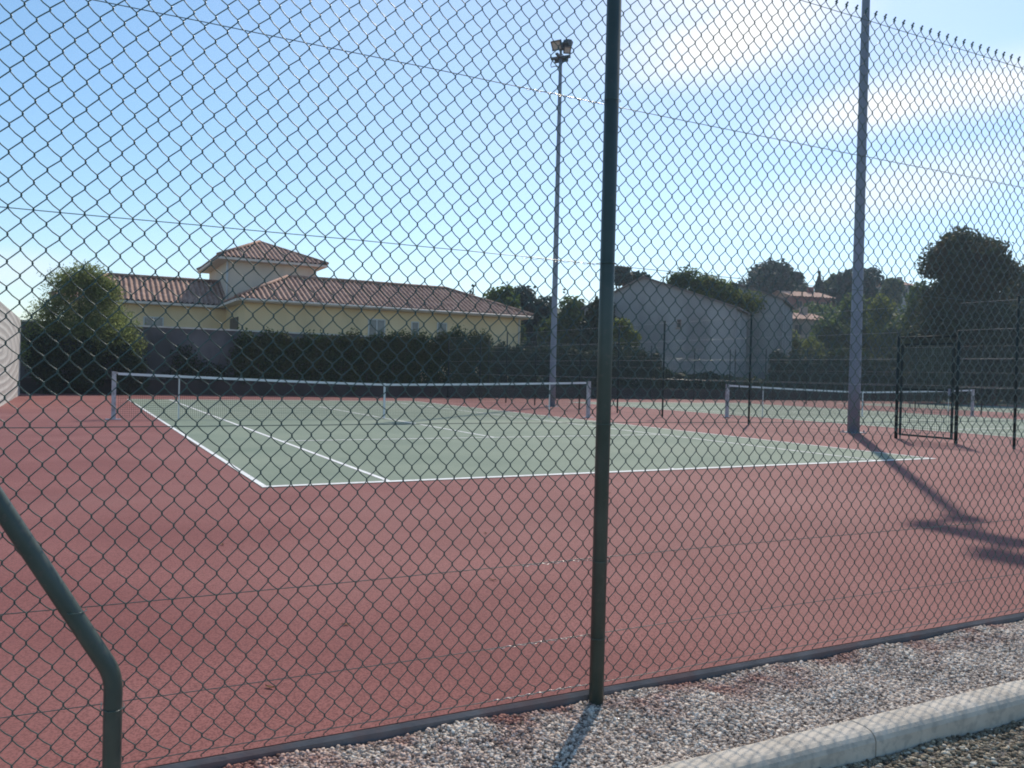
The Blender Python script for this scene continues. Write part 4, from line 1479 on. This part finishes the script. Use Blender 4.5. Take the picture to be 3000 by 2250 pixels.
def small_house(label, px0, px1, pe, pr_, pb, dep, wall_mat, group="houses on the hillside", roof_turn=R(-15), win=2):
    """wall between px0..px1, eave at pe, ridge at pr_, foot at pb (view pixels) at a depth"""
    a, b_ = at(px0, pb, dep), at(px1, pb, dep)
    W = np.linalg.norm((b_ - a)[:2])
    cx_, cy_ = (a[0] + b_[0]) / 2, (a[1] + b_[1]) / 2
    zf = float(hill_z(np.array(cx_), np.array(cy_)))
    ze, zr = at((px0 + px1) / 2, pe, dep)[2], at((px0 + px1) / 2, pr_, dep)[2]
    root = empty("hillside_house", (cx_, cy_, min(zf, ze - 2.2)), label, "house", group, rz=-YAW - roof_turn)
    z0 = min(zf, ze - 2.2)
    ze, zr = ze - z0, zr - z0
    D = max(6.0, W * 0.7)
    m_ = MB()
    m_.box(-W / 2, W / 2, 0, D, -1.5, ze)
    m_.build("wall", wall_mat, root)
    r_ = MB()
    o = 0.5
    for sy, y0_, in ((1, -o), (-1, D + o)):
        p0_, p1_ = np.array([-W / 2 - o, y0_, ze]), np.array([W / 2 + o, y0_, ze])
        v = np.array([0, D / 2 - y0_, zr - ze])
        run = np.linalg.norm(v)
        roof_slope(r_, p0_, p1_, v / run, lambda t, run=run: run, 0.5, 0.06, 4)
    for sx in (-1, 1):
        r_.poly([(sx * (W / 2 + 0.02), 0, ze), (sx * (W / 2 + 0.02), D, ze), (sx * (W / 2 + 0.02), D / 2, zr)])
    ro = r_.build("roof", M["tile_far"], root)
    ch = MB()
    ch.box(W * 0.22, W * 0.22 + 0.7, D * 0.40, D * 0.40 + 0.6, ze, zr + 0.7)
    ch.build("chimney", wall_mat, ro)
    for i in range(win):
        xx = -W / 2 + W * (i + 0.6) / (win + 0.2)
        window(root, xx - 0.45, xx + 0.45, max(0.6, ze - 1.7), ze - 0.6, 0.0, 2, 0.05, dark=True, fmat="shade_render")
    return root


small_house("brick red house with terracotta roof high on the hillside", 1705, 1800, 642, 626, 664, 112, M["brick_wall"], win=3)
small_house("pale house with wide terracotta roof low on the hillside beside the grey building", 1695, 1790, 690, 672, 716, 88, M["shade_render"], win=2)
small_house("long low house with pinkish roof behind the thick floodlight pole", 1820, 1908, 642, 630, 660, 125, M["shade_render"], roof_turn=R(-5), win=3)
small_house("small grey roofed house on the skyline of the hill", 1935, 1975, 616, 603, 640, 140, M["grey_render"], win=1)
small_house("wide pinkish roofed house half hidden by scrub right of the brick red house", 1795, 1850, 655, 646, 668, 118, M["shade_render"], roof_turn=R(-8), win=2)
small_house("tiny house with red roof at the right edge behind the big tree", 2186, 2225, 672, 655, 700, 120, M["brick_wall"], win=1)

for i, (px_, pt, pb, wpx, dep, mt_, lab) in enumerate((
        (1655, 575, 690, 110, 120, "leaf_blue", "wide dark tree on the skyline right of the grey buildings"),
        (1712, 590, 680, 60, 124, "leaf_blue", "rounded dark tree on the skyline above the brick red house"),
        (1768, 592, 650, 32, 135, "leaf_dark", "narrow dark tree on the skyline between the rounded ones"),
        (1796, 598, 650, 28, 138, "leaf_mid", "small paler tree on the skyline left of the thick floodlight pole"),
        (1857, 581, 660, 84, 118, "leaf_blue", "dome shaped dark tree behind the thick floodlight pole"),
        (1925, 606, 660, 36, 128, "leaf_mid", "small green tree on the skyline right of the dome shaped tree"))):
    c = at(px_, pb, dep)
    zf = float(hill_z(np.array(c[0]), np.array(c[1])))
    tpz = at(px_, pt, dep)[2]
    rx = wpx / 1774 * dep * 0.72
    hh = tpz - zf
    rz_ = min(hh * 0.46, max(rx * 1.05, 3.0))
    tree("hillside_tree", lab, (c[0], c[1], zf), hh, (hh - rz_ * 0.93, rx, rx, rz_), M[mt_], 9000, 0.36, 140 + i, "trees on the skyline of the hill", cone=(i == 2), clumps=14, shell=0.4, low=-0.8)

for i, (px_, pt, pb, wpx, dep, mt_, lab) in enumerate((
        (1722, 706, 800, 100, 74, "leaf_yellow", "yellow green bush below the low hillside house"),
        (1792, 700, 800, 110, 78, "leaf_mid", "green bush left of the thick floodlight pole"),
        (1742, 655, 720, 170, 100, "leaf_mid", "row of green scrub between the two hillside houses"),
        (1845, 655, 790, 100, 80, "leaf_mid", "leafy bush hidden partly by the thick floodlight pole"),
        (1912, 638, 790, 110, 76, "leaf_yellow", "yellow green tree right of the thick floodlight pole"),
        (1968, 618, 790, 100, 72, "leaf_mid", "green tree at the left foot of the big tree"),
        (2030, 690, 800, 120, 54, "leaf_dark", "dark tree below the left side of the big tree"),
        (2150, 655, 800, 130, 54, "leaf_dark", "dark tree below the right side of the big tree"),
        (2205, 585, 800, 100, 66, "leaf_big", "leafy tree at the right edge beside the big tree"))):
    c = at(px_, pb, dep)
    zf = float(hill_z(np.array(c[0]), np.array(c[1])))
    tpz = at(px_, pt, dep)[2]
    rx = wpx / 1774 * dep * 0.62
    hh = max(tpz - zf, 1.5)
    tree("slope_tree", lab, (c[0], c[1], zf), hh, (hh * 0.52, rx, rx, hh * 0.5), M[mt_], 11000, 0.21, 160 + i, "bushy trees on the slope", clumps=14, shell=0.5, low=-0.9)

# the big tree at the right
bc = at(2084, 790, 58)
bz = float(hill_z(np.array(bc[0]), np.array(bc[1])))
bt = at(2084, 488, 58)[2] - bz
sc_ = 58 / 1774
tree("big_tree", "big dark spreading tree at the right behind the hedge, with brownish leaf patches", (bc[0], bc[1], bz), bt,
     (bt - 3.2, 3.35, 3.1, 3.15), M["leaf_big"], 44000, 0.16, 201, clumps=34, shell=0.5, low=-0.9, rr=(0.26, 0.40), trunk_r=0.3,
     extra=[(3.0, 0, bt - 5.0, 1.5, 1.4, 1.4), (-2.9, 0, bt - 5.8, 1.6, 1.5, 1.6), (2.9, 0, bt - 7.2, 2.2, 2.0, 2.2), (-2.4, 0, bt - 7.8, 2.4, 2.0, 2.2),
            (0.3, -0.8, bt - 7.0, 2.4, 2.2, 2.2), (4.6, 0.3, bt - 8.6, 1.9, 1.8, 2.0), (-4.0, 0.3, bt - 9.2, 1.8, 1.8, 2.0), (0.6, -0.6, bt - 9.4, 2.8, 2.0, 2.0)])


# ------------------------------------------------------------------ dry leaves blown onto the court
M["dry_leaf"] = mat_noise("dry_leaf", (0.16, 0.075, 0.03), (0.30, 0.17, 0.07), 20, 3, 0.8)
spots = ((-6.55, -17.35, "near the foot of the bent brace"), (-6.05, -16.7, "between the brace and the near post"),
         (-5.0, -16.2, "just right of the near post"), (-6.3, -14.6, "in front of the left court corner"), (-4.4, -14.9, "below the near baseline"),
         (-2.6, -15.6, "right of the near post, beyond the fence"), (-7.6, -11.0, "left of the left sideline"), (-2.2, -13.4, "close below the near baseline, centre"))
for i, (lx_, ly_, where) in enumerate(spots):
    rg = random.Random(300 + i)
    lm_ = MB()
    n_, L_, W_ = 7, 0.021 * rg.uniform(0.8, 1.2), 0.008 * rg.uniform(0.8, 1.3)
    left_, right_, mid_ = [], [], []
    for j in range(n_):
        t_ = j / (n_ - 1)
        wv_ = W_ * math.sin(math.pi * min(max(t_, 0.03), 0.97)) ** 0.8
        zc_ = 0.002 + 0.006 * (t_ - 0.5) ** 2 * 4 * rg.uniform(0.8, 1.2)
        x_ = (t_ - 0.5) * 2 * L_
        mid_.append((x_, 0, zc_))
        left_.append((x_, wv_, zc_ + 0.0035))
        right_.append((x_, -wv_, zc_ + 0.0035))
    for j in range(n_ - 1):
        lm_.poly([mid_[j], mid_[j + 1], left_[j + 1], left_[j]], True)
        lm_.poly([right_[j], right_[j + 1], mid_[j + 1], mid_[j]], True)
    lm_.tube([(-L_, 0, mid_[0][2]), (-L_ * 1.5, 0.002, 0.004)], 0.0012, 5)
    lf_ = lm_.build("dry_leaf", M["dry_leaf"])
    lf_.location = (lx_, ly_, 0.004)
    lf_.rotation_euler = (0, 0, rg.uniform(0, 6.28))
    tag(lf_, "small brown dry leaf on the red court " + where, "leaf", "dry leaves on the red court")


# ------------------------------------------------------------------ haze
hz = MB()
hz.box(-80, 470, -60, 380, -1.2, 38)
mh = bpy.data.materials.new("haze_air")
mh.use_nodes = True
nt = mh.node_tree
nt.nodes.clear()
ho = nt.nodes.new("ShaderNodeOutputMaterial")
pv = nt.nodes.new("ShaderNodeVolumePrincipled")
pv.inputs["Color"].default_value = (0.74, 0.86, 1.0, 1)
pv.inputs["Density"].default_value = 0.0007
pv.inputs["Anisotropy"].default_value = 0.25
nt.links.new(pv.outputs["Volume"], ho.inputs["Volume"])
tag(hz.build("haze", mh), kind="stuff")
